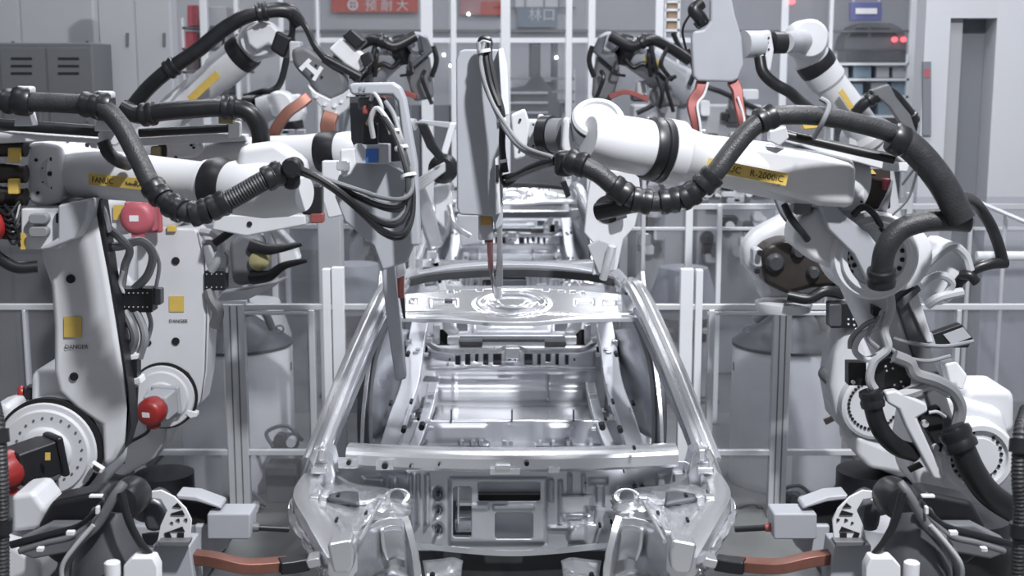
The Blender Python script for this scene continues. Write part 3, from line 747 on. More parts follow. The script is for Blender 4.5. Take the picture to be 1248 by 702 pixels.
# equipment behind the left robots
def cabinet(label, x0, y0, x1, d, th, m, doors=2, slots=True):
    T = thing('control_cabinet', (P((x0 + x1) / 2, 300, d).x, d + th / 2, 0), label, 'cabinet', 'cabinets at the back of the cell')
    drop(x0, y0, x1, d, th).build('cabinet_body', m, T, bevel=0.012)
    w = (x1 - x0) / doors
    for i in range(doors):
        xa, xb = x0 + i * w + 1.5, x0 + (i + 1) * w - 1.5
        a, b = P(xa, y0 + 6, d - 0.012), P(xb, y0 + 6, d - 0.012)
        dr = MB().prism([Vector((a.x, a.y, a.z)), Vector((b.x, b.y, b.z)), Vector((b.x, b.y, 0.12)), Vector((a.x, a.y, 0.12))], (0, 0.012, 0)).build('door', m, T, bevel=0.004)
        MB().boxpx(xb - 6, y0 + 80, xb - 3, y0 + 96, d - 0.03, 0.02).build('handle', 'gun_grey', dr)
        if slots:
            for k in range(3): MB().boxpx(xa + w * 0.25, y0 + 18 + k * 9, xb - w * 0.25, y0 + 21 + k * 9, d - 0.016, 0.006).build('vent_slot', 'hole_black', dr)
    return T
cabinet('dark grey control cabinet at the far left behind the hose', -60, 52, 112, 10.3, 0.5, 'cabinet_grey', 3)
cabinet('pale tall cabinet left of the rising robot arm', 116, -40, 206, 11.0, 0.2, 'wall_mid', 2, False)
cabinet('pale grey cabinet at the upper left corner', -160, -30, 112, 12.2, 0.5, 'wall_mid', 3, False)
def lowbox(label, x0, y0, x1, y1, d, m, th=0.3):
    T = thing('equipment_box', (P((x0 + x1) / 2, y1, d).x, d + th / 2, P(x0, y1, d).z), label, 'box', 'equipment behind the fences')
    MB().rect(x0, y0, x1, y1, d, th, 2).build('housing', m, T, bevel=0.01)
    MB().boxpx(x0 + 3, y0 + 3, x1 - 3, y0 + (y1 - y0) * 0.45, d - 0.01, 0.01).build('cover', 'robot_grey', T, bevel=0.003)
    MB().boxpx(x0 + 4, y0 + (y1 - y0) * 0.6, x0 + (x1 - x0) * 0.4, y1 - 3, d - 0.01, 0.01).build('inspection_window', 'hole_black', T)
    return T
# ---------------- glazed partition across the back
gd = 15.0
gp = thing('glazed_partition', (0, gd, 0), 'tall glazed partition with white posts across the back of the hall', 'partition')
for x, w in ((245, 9), (285, 5), (340, 6), (385, 4), (519, 15), (552, 7), (616, 12), (694, 8), (722, 9), (806, 12), (959, 9), (1016, 5), (1117, 9)):
    drop(x - w / 2, -40, x + w / 2, gd, 0.12).build('post', 'white_post', gp, bevel=0.01)
for y, h in ((38, 3), (-20, 4)): MB().boxpx(240, y - h / 2, 1120, y + h / 2, gd + 0.03, 0.05).build('rail', 'gun_grey' if y > 0 else 'white_post', gp)
MB().boxpx(380, 46, 960, 52, gd + 0.02, 0.06).build('rail', 'white_post', gp)
xs = [337, 383, 511, 548, 610, 690, 717, 800, 954, 1013, 1112]
for a, b in zip(xs, xs[1:]):
    drop(a + 6, -36, b - 2, gd + 0.06, 0.006).build('pane', 'pane_haze', gp)
# solid lower panels of the partition
pp = thing('panel_screen', (P(480, 200, 15.15).x, 15.15, 0), 'grey metal panel screen left of the next car body', 'screen', 'grey panel screens')
for x0, x1 in ((412, 440), (441, 470), (471, 500), (501, 526), (527, 560)): drop(x0, 128, x1, 15.15, 0.04).build('panel', 'wall_dark_grey', pp, bevel=0.008)
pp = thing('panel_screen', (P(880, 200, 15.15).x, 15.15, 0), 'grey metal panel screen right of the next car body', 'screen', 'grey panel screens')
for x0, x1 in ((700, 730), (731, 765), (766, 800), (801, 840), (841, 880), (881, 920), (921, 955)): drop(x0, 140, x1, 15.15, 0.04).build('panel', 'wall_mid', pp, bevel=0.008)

# ---------------- things on the far wall
bd = 19.9
bn = thing('red_banner', P(456, 15, bd), 'red banner with pale characters at the top left of the back wall', 'banner')
MB().boxpx(404, -30, 509, 15, bd - 0.02, 0.03).build('cloth', 'banner_red', bn)
k = M(bd)
m = MB(); c = P(430, 6, bd - 0.03); m.lathe(c, (0, -1, 0), [(0, 6.5 * k), (0.01, 6.5 * k), (0.01, 4.2 * k), (0.002, 4.2 * k)], 24, cap=False); m.box(c, (8 * k, 0.02, 1.6 * k)); m.box(c, (1.6 * k, 0.02, 9 * k)); m.build('emblem', 'letter_white', bn)
for ch, x in (('预', 444.5), ('耐', 464), ('大', 483)): text(ch, (x, 12, bd - 0.03), 14.5 * k, 'letter_white', bn, name='character', extrude=0.004)
bn2 = thing('faded_banner', P(590, 18, bd), 'faded red banner seen through glass right of the red banner', 'banner')
MB().boxpx(560, -30, 620, 18, bd - 0.02, 0.03).build('cloth', 'banner_pink', bn2)
MB().boxpx(586, 2, 612, 18, bd - 0.03, 0.03).build('panel', 'banner_red', bn2)
sg = thing('hanging_sign', P(655, 35, bd), 'blue-grey sign with pale lettering above the middle of the line', 'sign')
MB().boxpx(630, 10, 679, 33, bd - 0.03, 0.03).build('board', 'sign_teal', sg)
text('林口', (644, 24, bd - 0.04), 16 * k, 'letter_white', sg, name='lettering', extrude=0.004)
sg2 = thing('hanging_sign', P(1055, 24, 15.0), 'violet-blue sign with a white bar at the upper right', 'sign')
MB().boxpx(1036, 2, 1075, 25, 15.0, 0.04).build('board', 'sign_blue', sg2, bevel=0.01)
MB().boxpx(1043, 10, 1069, 17, 14.99, 0.01).build('white_bar', 'letter_white', sg2)
for x in (1040, 1071):
    a = P(x, 2, 15.02); MB().rod(a, Vector((a.x, a.y, 7.0)), 0.012).build('hanger', 'aluminium', sg2)
# windows of the office wall at the back
for i, (x0, x1) in enumerate(((628, 640), (641, 663), (664, 681))):
    w = struct(MB().boxpx(x0, -30, x1, 9, bd, 0.02).build('window_%d' % (i + 1), 'white_post')); 
    fr = MB(); fr.boxpx(x1 - 0.6, -30, x1 + 0.6, 9, bd - 0.02, 0.03); o = fr.build1('window_frame', 'gun_grey'); attach(o, w)
struct(MB().boxpx(600, 8.5, 702, 10, bd - 0.03, 0.04).build('trim_1', 'gun_grey'))
struct(MB().boxpx(380, 36, 740, 38.5, bd - 0.03, 0.04).build('trim_2', 'cabinet_grey'))
# racks and posts between the partition and the back wall
def rack(label, x0, x1, ys, d, m, boxes):
    T = thing('storage_rack', (P((x0 + x1) / 2, 200, d).x, d, 0), label, 'rack', 'racks at the back')
    for x in (x0, x1): drop(x - 1.5, min(ys) - 12, x + 1.5, d, 0.06).build('upright', 'white_post', T)
    for y in ys: MB().boxpx(x0, y - 1.5, x1, y + 1.5, d, 0.5).build('shelf', m, T)
    for (a, b, c, e, mt) in boxes: MB().boxpx(a, b, c, e, d + 0.05, 0.4).build('bin', mt, T, bevel=0.008)
    return T
rack('rack with red and tan bins behind the rising left arm', 222, 300, [34, 60, 88, 116], 15.5, 'cabinet_grey',
     [(286, 64, 298, 86, 'red_faded'), (226, 38, 240, 58, 'red_faded'), (252, 42, 270, 58, 'robot_grey'), (274, 40, 296, 58, 'wall_mid'), (226, 66, 242, 86, 'cabinet_grey'), (254, 68, 272, 86, 'red_faded'), (226, 96, 246, 114, 'wall_mid'), (256, 94, 284, 114, 'cabinet_grey'), (228, 6, 240, 32, 'red_faded'), (254, 8, 276, 32, 'robot_grey')])
rack('rack of tan boxes at the top right of the middle', 811, 828, [2, 12, 24, 37], 15.0, 'white_post', [(813, 4, 826, 10.5, 'crate_tan'), (813, 14, 826, 22.5, 'crate_tan'), (813, 27, 826, 35.5, 'crate_tan')])
rack('pale storage rack with grey bins at the upper right', 1018, 1108, [78, 97, 118, 142], 14.5, 'white_post', [(1022, 82, 1034, 95, 'wall_mid'), (1040, 80, 1062, 95, 'sign_teal'), (1068, 80, 1084, 95, 'wall_mid'), (1088, 82, 1104, 95, 'wall_mid'), (1030, 102, 1052, 116, 'sign_teal'), (1062, 100, 1082, 116, 'wall_mid'), (1086, 100, 1104, 116, 'sign_teal'), (1030, 124, 1060, 140, 'wall_mid'), (1070, 124, 1100, 140, 'sign_teal')])
rack('low grey rack with rollers behind the middle gun', 622, 700, [96, 112, 124, 140], 16.2, 'wall_mid', [(628, 114, 650, 123, 'cabinet_grey'), (654, 100, 676, 111, 'cabinet_grey'), (660, 126, 694, 139, 'wall_dark_grey')])
# grey press machine behind the middle gun
pm = thing('press_machine', (P(662, 140, 15.7).x, 15.7, 0), 'dark machine silhouette behind the middle welding gun', 'machine')
MB().plate([(620, 108), (640, 104), (650, 92), (656, 88), (662, 96), (672, 110), (684, 128), (686, 150), (620, 150)], 15.6, 0.3).build('hood', 'cabinet_grey', pm, bevel=0.02)
drop(622, 148, 686, 15.6, 0.4).build('machine_base', 'cabinet_grey', pm, bevel=0.02)
for y in (112, 124, 136): MB().boxpx(618, y, 668, y + 3, 15.54, 0.1).build('roller', 'aluminium', pm, bevel=0.006)
for x0, x1, y0, y1, l in ((645, 659, 48, 120, 'arched grey locker door left of the posts at the back'), (672, 680, 48, 120, 'narrow grey locker door beside the back posts')):
    T = thing('locker', (P((x0 + x1) / 2, 200, 17.4).x, 17.4, 0), l, 'locker', 'grey lockers at the back')
    drop(x0, y0, x1, 17.4, 0.3).build('locker_body', 'wall_dark_grey', T, bevel=0.05); MB().boxpx(x0 + 2, y0 + 8, x1 - 2, y1, 17.38, 0.02).build('locker_door', 'cabinet_grey', T, bevel=0.01)
# distant dark body and red lamps at the upper right
fb = thing('distant_car_body', (P(1065, 60, 17.5).x, 17.5, 0), 'dark unfinished car body far off at the upper right', 'car body')
MB().plate([(1026, 62), (1030, 46), (1040, 32), (1052, 28), (1088, 28), (1100, 34), (1108, 50), (1108, 62)], 17.5, 0.5).build('shell', 'cabinet_grey', fb, bevel=0.04)
MB().plate([(1034, 45), (1043, 34), (1058, 34), (1058, 45)], 17.49, 0.02).build('side_window', 'hole_black', fb); MB().plate([(1062, 34), (1084, 34), (1096, 45), (1062, 45)], 17.49, 0.02).build('side_window', 'hole_black', fb)
drop(1030, 62, 1104, 17.6, 0.4).build('body_support', 'steel_dark', fb)
for x, y, d in ((1091, 48, 17.4), (1102, 48, 17.4), (966, 2, 15), (226, 66, 15.42)):
    tag(MB().lathe(P(x, y, d), (0, -1, 0), [(-0.06, 3 * M(d)), (0, 3 * M(d)), (0.03, 2 * M(d))], 14).build('signal_lamp', 'lamp_red'), {1091: 'small red lamp on the distant dark car body, left of two', 1102: 'small red lamp on the distant dark car body, right of two', 966: 'small red lamp at the top edge, right of the gun plate', 226: 'small red lamp on the rack behind the rising left arm'}[x], 'lamp', 'red signal lamps')
for i, (x, y, l) in enumerate(((571, 17, 'tiny bright spot lamp on the glass under the faded banner'), (541, 67, 'tiny bright spot lamp on the glass left of the middle gun'), (549, 80, 'lower tiny bright spot lamp left of the middle gun'), (678, 70, 'tiny bright spot lamp right of the middle gun'), (694, 72, 'rightmost tiny bright spot lamp on the glass behind the middle gun'))):
    tag(MB().lathe(P(x, y, gd + 0.02), (0, -1, 0), [(-0.03, 1.9 * M(gd)), (0, 1.9 * M(gd)), (0.01, 1.2 * M(gd))], 10).build('spot_lamp', 'lamp_white'), l, 'lamp', 'spot lamps on the glass')

# machines standing between the fences
def machine(label, x0, y0, x1, d, m, bits):
    T = thing('transfer_machine', (P((x0 + x1) / 2, 300, d).x, d + 0.2, 0), label, 'machine', 'machines between the fences')
    drop(x0, y0 + 20, x1, d, 0.4).build('machine_base', m, T, bevel=0.02)
    rr = random.Random(int(x0))
    for i in range(bits):
        x = rr.uniform(x0, x1 - 14); y = rr.uniform(y0, y0 + 100); mt = rr.choice(['tie_white', 'near_black', 'gun_grey', 'robot_white', 'steel', 'rubber'])
        if i % 3: MB().rect(x, y, x + rr.uniform(8, 24), y + rr.uniform(6, 22), d - 0.12, 0.14, 3).build('machine_block', mt, T, bevel=0.01)
        else: MB().disc(x + 6, y + 8, d - 0.12, [(-0.1, rr.uniform(6, 11)), (0.03, rr.uniform(4, 7))], 18).build('machine_wheel', mt, T)
    MB().tube([(x0 + 4, y0 + 30, d - 0.14), ((x0 + x1) / 2, y0 - 2, d - 0.16), (x1 - 4, y0 + 26, d - 0.14)], 3 * M(d), 6, 8).build('machine_hose', 'rubber', T)
    return T
machine('cluttered machine behind the right far fence, left of the dark tool head', 850, 206, 946, 11.6, 'wall_mid', 30)
machine('cluttered machine behind the far fence, right of the gun bracket', 776, 204, 812, 11.6, 'wall_mid', 9)
machine('cluttered machine behind the left far fence by the dark tongs', 424, 258, 492, 12.3, 'wall_dark_grey', 12)
machine('cluttered dark machine above the right robot forearm, under the gun plate', 772, 108, 930, 12.4, 'wall_mid', 26)
# ================================================================== robot helpers
def path_at(pts, f):
    path = catmull([Q(p) for p in pts], 10); L = [0]
    for a, b in zip(path, path[1:]): L.append(L[-1] + (b - a).length)
    s = f * L[-1]
    for i in range(len(path) - 1):
        if L[i + 1] >= s or i == len(path) - 2:
            t = (s - L[i]) / max(1e-9, L[i + 1] - L[i]); return path[i].lerp(path[i + 1], t), (path[i + 1] - path[i]).normalized()
def hose(root, pts, rpx, collars=(), material='hose_sheath', name='dress_hose', rib=0.0, pitch=0.012, cmat='rubber', clen=0.07):
    d0 = Q(pts[len(pts) // 2]).y; r = rpx * M(d0)
    h = MB().tube(pts, r, 8, 16, rib, pitch).build(name, material, root)
    for f in collars:
        p, t = path_at(pts, f)
        MB().lathe(p - t * clen / 2, t, [(0, r * 1.05), (0.004, r * 1.28), (clen * 0.3, r * 1.34), (clen * 0.45, r * 1.22), (clen * 0.55, r * 1.22), (clen * 0.7, r * 1.34), (clen - 0.004, r * 1.28), (clen, r * 1.05)], 18).build('hose_collar', cmat, h)
    return h
def cable(root, pts, rpx, material='rubber', name='cable'):
    return MB().tube(pts, rpx * M(Q(pts[0]).y), 7, 8).build(name, material, root)
def tie(root, p, axis, r, name='cable_tie'):
    MB().lathe(Q(p) - Vector(axis).normalized() * 0.006, axis, [(0, r), (0.012, r)], 12).build(name, 'tie_white', root)
def motor(root, c, axis, size, cap='red_paint', length=0.2, body='black_plastic'):
    """square servo motor: flange and body, round cap at the end of `axis`"""
    c = Q(c); ax = Vector(axis).normalized(); s, t = basis(ax)
    rot = Matrix((s, t, ax)).transposed()
    m = MB(); m.box(c + ax * length * 0.28, (size, size, length * 0.62), rot); m.box(c, (size * 1.2, size * 1.2, 0.03), rot)
    b = m.build('motor', body, root, bevel=0.012)
    k = MB().lathe(c + ax * length * 0.55, ax, [(0, size * 0.52), (length * 0.1, size * 0.56), (length * 0.32, size * 0.56), (length * 0.42, size * 0.47), (length * 0.45, size * 0.32)], 26)
    k.box(c + ax * length * 0.75 + t * -size * 0.55, (size * 0.4, size * 0.25, length * 0.25), rot)
    k.build('motor_cap', cap, b, angle=45)
    MB().box(c + ax * length * 1.0 + s * size * 0.05, (size * 0.3, size * 0.2, 0.006), rot).build('rating_plate', 'tie_white', b)
    return b
def name_plate(root, a, b, h, body, tail=None, off=0.0, small=None):
    """yellow strip from a to b (world points on the arm's front), with lettering"""
    a, b = Q(a), Q(b); r = (b - a).normalized(); u = Vector((0, 0, 1)); u = (u - r * u.dot(r)).normalized(); n = r.cross(u)
    L = (b - a).length; n = n if n.y < 0 else -n
    pl = MB().prism([a - u * h / 2, b - u * h / 2, b + u * h / 2, a + u * h / 2], n * 0.004).build('name_plate', 'label_yellow', root)
    q = n * 0.0045
    if body: text(body, a + r * 0.015 - u * h * 0.26 + q, h * 0.74, 'ink', pl, r, u)
    if small: text(small, a + r * L * 0.5 - u * h * 0.2 + q, h * 0.42, 'ink', pl, r, u)
    if tail: text(tail, a + r * L * off - u * h * 0.26 + q, h * 0.74, 'ink', pl, r, u)
    return pl
def pedestal(root, x, y, z, r=0.21, wide=0.56):
    z -= 0.1
    MB().box((x, y, 0.015), (wide, wide, 0.03)).build('floor_plate', 'steel_dark', root, bevel=0.006)
    m = MB(); m.box((x, y, (z - 0.2) / 2), (wide * 0.7, wide * 0.7, z - 0.26)); m.build('pedestal', 'robot_grey', root, bevel=0.02)
    MB().lathe((x, y, 0) if False else Vector((x, y, z - 0.34)), (0, 0, 1), [(0, r * 1.25), (0.06, r * 1.25), (0.08, r * 1.05), (0.2, r * 1.05), (0.24, r * 0.95), (0.34, r * 0.95)], 32).build('base_casting', 'black_plastic', root)
def sticker(root, x0, y0, x1, y1, d, m='label_yellow', name='warning_label'):
    MB().boxpx(x0, y0, x1, y1, d, 0.004).build(name, m, root)
def holes(root, lst, d, name='bolt_hole', mt='hole_black', out=0.003):
    for x, y, r in lst: MB().disc(x, y, d, [(-0.01, r), (out, r)], 14).build(name, mt, root)

RG = 'welding robots along the line'
# ================================================================== robot A: near left
A = thing('welding_robot', (P(70, 560, 5.12).x, 5.12, 0), 'white welding robot nearest on the left, red motors and black hose, yellow plate on forearm', 'robot', RG)
pedestal(A, P(70, 560, 5.12).x, 5.12, 1.0)
MB().plate([(-40, 540), (0, 518), (30, 500), (110, 500), (130, 545), (126, 590), (100, 618), (70, 640), (-40, 650)], 5.0, 0.34).build('shoulder', 'robot_white', A, bevel=0.03)
MB().rect(36, 450, 100, 520, 5.02, 0.30, 14).build('shoulder_block', 'robot_white', A, bevel=0.03)
motor(A, (38, 478, 5.1), (-1, -0.2, 0), 0.05, 'red_paint', 0.05)
MB().plate([(-20, 500), (12, 490), (18, 518), (-20, 545)], 4.92, 0.2).build('cable_cover', 'robot_white', A, bevel=0.03)
MB().plate([(12, 604), (40, 600), (56, 622), (46, 646), (14, 650)], 4.45, 0.2).build('base_cover', 'robot_white', A, bevel=0.02)
MB().plate([(-10, 655), (20, 664), (50, 686), (50, 720), (-10, 730)], 4.40, 0.2).build('base_cover', 'robot_white', A, bevel=0.03)
# upper arm
MB().plate([(50, 320), (60, 348), (64, 400), (64, 452), (70, 478), (92, 500), (122, 520), (124, 575), (140, 562), (152, 540), (156, 500), (150, 450), (141, 390), (131, 330), (119, 262), (112, 246), (95, 244), (72, 262), (48, 300)], 4.90, 0.14).build('upper_arm', 'robot_white', A, bevel=0.035)
MB().plate([(112, 246), (122, 243), (134, 330), (146, 400), (156, 470), (160, 520), (152, 548), (156, 500), (150, 450), (141, 390), (131, 330)], 4.91, 0.10).build('arm_dark_strip', 'black_plastic', A, bevel=0.004)
MB().disc(60, 548, 4.92, [(-0.1, 63), (0.015, 63), (0.03, 60), (0.03, 54), (0.045, 52), (0.045, 33), (0.065, 31), (0.07, 28)], 48).build('shoulder_disc', 'robot_white', A, angle=30)
MB().lathe(P(60, 548, 4.905), (0, -1, 0), [(-0.02, 66 * M(4.9)), (0.006, 66 * M(4.9)), (0.006, 63 * M(4.9))], 48).build('shoulder_seal', 'hole_black', A)
MB().bolts(60, 548, 4.875, 41, 22, 1.5).build('bolt_ring', 'gun_grey', A, stuff=True)
motor(A, (66, 552, 4.84), (-0.70, -0.70, -0.14), 0.135, 'red_paint', 0.28)
sticker(A, 55, 552, 61, 561, 4.70)
MB().plate([(108, 568), (112, 563), (126, 572), (124, 577), (116, 577)], 4.84, 0.03).build('stop_block', 'tie_white', A, bevel=0.004)
MB().plate([(114, 567), (122, 572), (120, 576), (112, 571)], 4.835, 0.006).build('stop_label', 'ink', A)
holes(A, [(86, 340, 5.4), (90, 459, 5.2)], 4.895)
sticker(A, 78, 386, 99, 411, 4.893)
text('DANGER', (79, 425, 4.893), 0.022, 'ink', A, name='marking')
# elbow
MB().plate([(33, 174), (52, 171), (74, 176), (78, 208), (76, 246), (52, 254), (33, 247), (31, 210)], 4.92, 0.26).build('elbow_housing', 'robot_white', A, bevel=0.02)
holes(A, [(44, 195, 2), (46, 235, 2), (36, 180, 1.2), (36, 242, 1.2), (52, 205, 1), (52, 222, 1)], 4.917)
MB().rect(25, 254, 73, 304, 4.82, 0.26, 3).build('connector_box', 'robot_white', A, bevel=0.01)
for yy in (267, 283): MB().rect(34, yy - 6.5, 58, yy + 6.5, 4.785, 0.04, 5.5).build('connector', 'cable_grey', A, bevel=0.006)
MB().rect(68, 260, 80, 272, 4.80, 0.03, 2).build('connector', 'black_plastic', A)
sticker(A, 25, 284, 31, 304, 4.816)
MB().plate([(70, 250), (108, 243), (104, 268), (90, 292), (60, 304), (46, 305), (70, 290)], 4.78, 0.24).build('elbow_casting', 'robot_grey', A, bevel=0.03)
FA0, FA1 = P(70, 207, 5.06), P(262, 226, 4.76)
MB().link(FA0, FA1, [(0, 0.12), (0.04, 0.136), (0.10, 0.136), (0.105, 0.112), (0.13, 0.098), (0.3, 0.094), (0.6, 0.088), (0.92, 0.082), (0.95, 0.092), (1.0, 0.092)], 40).build('forearm', 'robot_white', A, angle=30)
ax = (FA1 - FA0).normalized(); s_, t_ = basis(ax); m = MB()
for k in range(14):
    a_ = 2 * math.pi * k / 14; m.lathe(FA0 + ax * ((FA1 - FA0).length * 0.10) + s_ * 0.124 * math.cos(a_) + t_ * 0.124 * math.sin(a_), ax, [(0, 0.009), (0.008, 0.009)], 8)
m.build('flange_bolts', 'black_plastic', A, stuff=True)
MB().link(FA0.lerp(FA1, 0.98), FA0.lerp(FA1, 1.10), [(0, 0.098), (0.3, 0.104), (0.7, 0.104), (1, 0.096)], 36).build('wrist_ring', 'black_plastic', A)
MB().link(FA0.lerp(FA1, 1.08), FA0.lerp(FA1, 1.52), [(0, 0.09), (0.1, 0.098), (0.5, 0.10), (0.8, 0.085), (1, 0.06)], 32).build('wrist', 'robot_white', A)
MB().plate([(290, 178), (335, 172), (372, 196), (372, 232), (350, 262), (300, 262), (280, 240)], 4.66, 0.12).build('wrist_fork', 'robot_white', A, bevel=0.03)
name_plate(A, P(109, 218, 4.865), P(200, 227, 4.725), 0.041, 'FANUC', 'R-2000iC', 0.62, 'Robot')
# upper bracket with black rod
MB().plate([(-20, 168), (0, 161), (60, 165), (150, 170), (150, 176), (60, 172), (-20, 176)], 4.78, 0.12).build('dress_bracket', 'robot_white', A, bevel=0.006)
MB().rod((-20, 150, 4.80), (124, 160, 4.74), 7 * M(4.8)).build('spring_rod', 'rubber', A)
MB().plate([(118, 160), (128, 153), (150, 154), (152, 170), (140, 178), (120, 174)], 4.72, 0.05).build('bracket_tab', 'robot_white', A, bevel=0.006)
hose(A, [(-30, 122, 4.62), (30, 124, 4.62), (80, 126, 4.62), (122, 131, 4.60), (146, 152, 4.58), (168, 192, 4.54), (184, 224, 4.50), (204, 246, 4.47), (228, 259, 4.44), (250, 257, 4.44), (285, 241, 4.45), (318, 222, 4.46), (346, 208, 4.48)], 12, (0.10, 0.31, 0.62, 0.69, 0.76, 0.81, 0.97), rib=0.0)
hose(A, [(262, 252, 4.445), (285, 241, 4.445), (318, 222, 4.455), (340, 211, 4.465)], 12.4, (), name='ribbed_sleeve', rib=0.003, pitch=0.010)
for (x, y) in ((28, 122), (126, 128)):
    MB().lathe(P(x, y, 4.62) - Vector((0.03, 0, 0)), (1, 0.0, -0.1), [(0, 0.046), (0.012, 0.052), (0.048, 0.052), (0.06, 0.046)], 20).build('hose_clamp', 'rubber', A)
    MB().rect(x - 12, y - 17, x + 10, y - 7, 4.60, 0.05, 4).build('clamp_cap', 'aluminium', A, bevel=0.006)
    MB().plate([(x - 8, y + 14), (x + 8, y + 14), (x + 12, y + 32), (x - 12, y + 32)], 4.66, 0.06).build('clamp_foot', 'robot_white', A, bevel=0.006)
MB().boxpx(344, 196, 364, 232, 4.46, 0.06).build('hose_bracket', 'rubber', A, bevel=0.02)
MB().disc(356, 204, 4.45, [(-0.05, 12), (0.02, 12), (0.03, 9)], 24).build('hose_gland', 'rubber', A)
hose(A, [(126, 172, 4.70), (132, 186, 4.70), (144, 196, 4.72), (156, 200, 4.78)], 8, (), 'rubber', 'short_hose')
# motors and connectors behind the elbow
m = MB()
for y0 in (178, 210, 238): m.rod((-12, y0, 4.86), (32, y0 + 2, 4.86), 13 * M(4.86), 11 * M(4.86), 18)
m.build('elbow_motor', 'brown_black', A)
MB().rect(9, 180, 23, 198, 4.80, 0.03, 2).build('connector_body', 'label_yellow', A, bevel=0.006); MB().rect(9, 218, 22, 237, 4.80, 0.03, 2).build('connector_body', 'label_yellow', A, bevel=0.006)
motor(A, (14, 272, 4.86), (-0.5, -0.86, 0), 0.105, 'red_paint', 0.12)
hose(A, [(-12, 305, 4.82), (4, 318, 4.80), (22, 326, 4.80), (46, 325, 4.82)], 7.5, (), 'rubber', 'short_hose')
m = MB()
for i in range(9):
    m.tube([(-6 + i * 2, 250 + i * 5 % 30, 4.80), (10 + i, 262 + i * 7 % 40, 4.76), (24, 246 + i * 9 % 60, 4.80)], 2 * M(4.8), 5, 6)
m.build('motor_wiring', 'rubber', A, stuff=True)
# cable run on the far side of the arm
MB().rect(140, 352, 186, 381, 5.02, 0.08, 2).build('junction_box', 'black_plastic', A, bevel=0.004)
MB().rect(184, 352, 196, 372, 5.05, 0.05, 2).build('connector', 'gun_grey', A, bevel=0.004)
m = MB()
for i in range(14): m.disc(146 + (i % 7) * 5.6, 357 + (i // 7) * 17, 5.018, [(0, 0.9), (0.004, 0.9)], 6)
m.build('box_screws', 'aluminium', A, stuff=True)
for pts, r, mt in (([(132, 278, 4.98), (148, 292, 4.96), (158, 305, 4.98), (152, 325, 5.0), (148, 352, 5.03)], 5, 'cable_grey'), ([(128, 300, 5.0), (146, 300, 4.98), (172, 294, 5.0), (186, 310, 5.02), (180, 335, 5.03), (164, 352, 5.04)], 5.5, 'cable_grey'),
                   ([(152, 380, 5.02), (160, 396, 5.0), (164, 412, 5.0), (158, 430, 5.02)], 5.5, 'gun_grey'), ([(166, 380, 5.03), (174, 398, 5.02), (176, 414, 5.02), (170, 436, 5.04)], 5, 'cable_grey'), ([(180, 378, 5.04), (184, 396, 5.05), (178, 420, 5.05)], 3, 'cable_grey'),
                   ([(150, 330, 4.99), (146, 345, 4.99), (150, 356, 5.0)], 2.5, 'cable_white'), ([(186, 300, 5.03), (194, 322, 5.05), (190, 352, 5.06)], 2.5, 'cable_white'),
                   ([(122, 248, 4.96), (128, 262, 4.94), (132, 282, 4.96)], 4, 'aluminium')):
    cable(A, pts, r, mt)
MB().rect(151, 436, 167, 466, 5.0, 0.06, 2).build('cable_bracket', 'black_plastic', A, bevel=0.003)
MB().plate([(150, 434), (168, 432), (167, 438), (151, 440)], 4.995, 0.07).build('bracket_tab', 'tie_white', A, bevel=0.003)
MB().plate([(152, 464), (170, 460), (172, 468), (156, 470)], 4.995, 0.07).build('bracket_tab', 'tie_white', A, bevel=0.003)
hose(A, [(160, 470, 5.06), (158, 500, 5.06), (152, 535, 5.06)], 9, (), 'rubber', 'short_hose')

# ================================================================== robot B: behind A
Bd = 6.7
Bx = P(195, 500, 6.95).x
Br = thing('welding_robot', (Bx, 6.95, 0), 'white welding robot behind the nearest left one, pale red motor at elbow', 'robot', RG)
pedestal(Br, Bx, 6.98, 0.62, 0.17)
MB().plate([(120, 575), (150, 582), (188, 560), (200, 540), (206, 498), (240, 500), (205, 445), (172, 455), (160, 500), (140, 545)], 6.78, 0.35).build('shoulder', 'robot_white', Br, bevel=0.03)
holes(Br, [(143, 563, 1), (147, 564, 1), (151, 564, 1)], 6.775)
MB().plate([(166, 296), (170, 282), (180, 276), (238, 278), (244, 286), (249, 320), (252, 380), (250, 452), (244, 490), (236, 502), (228, 500), (236, 478), (228, 456), (205, 445), (176, 455), (168, 470), (165, 400), (166, 340)], 6.70, 0.2).build('upper_arm', 'robot_white', Br, bevel=0.04)
MB().plate([(240, 282), (246, 288), (252, 330), (255, 390), (252, 455), (245, 492), (250, 452), (252, 380), (249, 320)], 6.69, 0.2).build('arm_edge', 'robot_white', Br, bevel=0.006)
holes(Br, [(214, 318, 4.8), (214, 416, 4.8), (181, 418, 3.4)], 6.695)
sticker(Br, 206, 361, 224, 380, 6.694); text('DANGER', (206, 393, 6.694), 0.024, 'ink', Br, name='marking')
MB().disc(200, 482, 6.72, [(-0.1, 40), (0.02, 40), (0.035, 38), (0.035, 33), (0.05, 31), (0.05, 20), (0.06, 18)], 44).build('shoulder_disc', 'robot_white', Br, angle=30)
MB().lathe(P(200, 482, 6.70), (0, -1, 0), [(-0.02, 42 * M(6.7)), (0.005, 42 * M(6.7)), (0.005, 40 * M(6.7))], 44).build('shoulder_seal', 'hole_black', Br)
MB().bolts(200, 482, 6.685, 28, 20, 1.1).build('bolt_ring', 'gun_grey', Br, stuff=True)
motor(Br, (203, 487, 6.66), (-0.2, -0.97, -0.12), 0.13, 'red_paint', 0.22, 'robot_grey')
hose(Br, [(183, 520, 6.6), (178, 528, 6.62), (160, 538, 6.66), (150, 545, 6.7)], 2.2, (), 'rubber', 'motor_cable')
MB().plate([(228, 500), (240, 503), (240, 508), (232, 510), (226, 505)], 6.68, 0.05).build('stop_block', 'tie_white', Br, bevel=0.004)
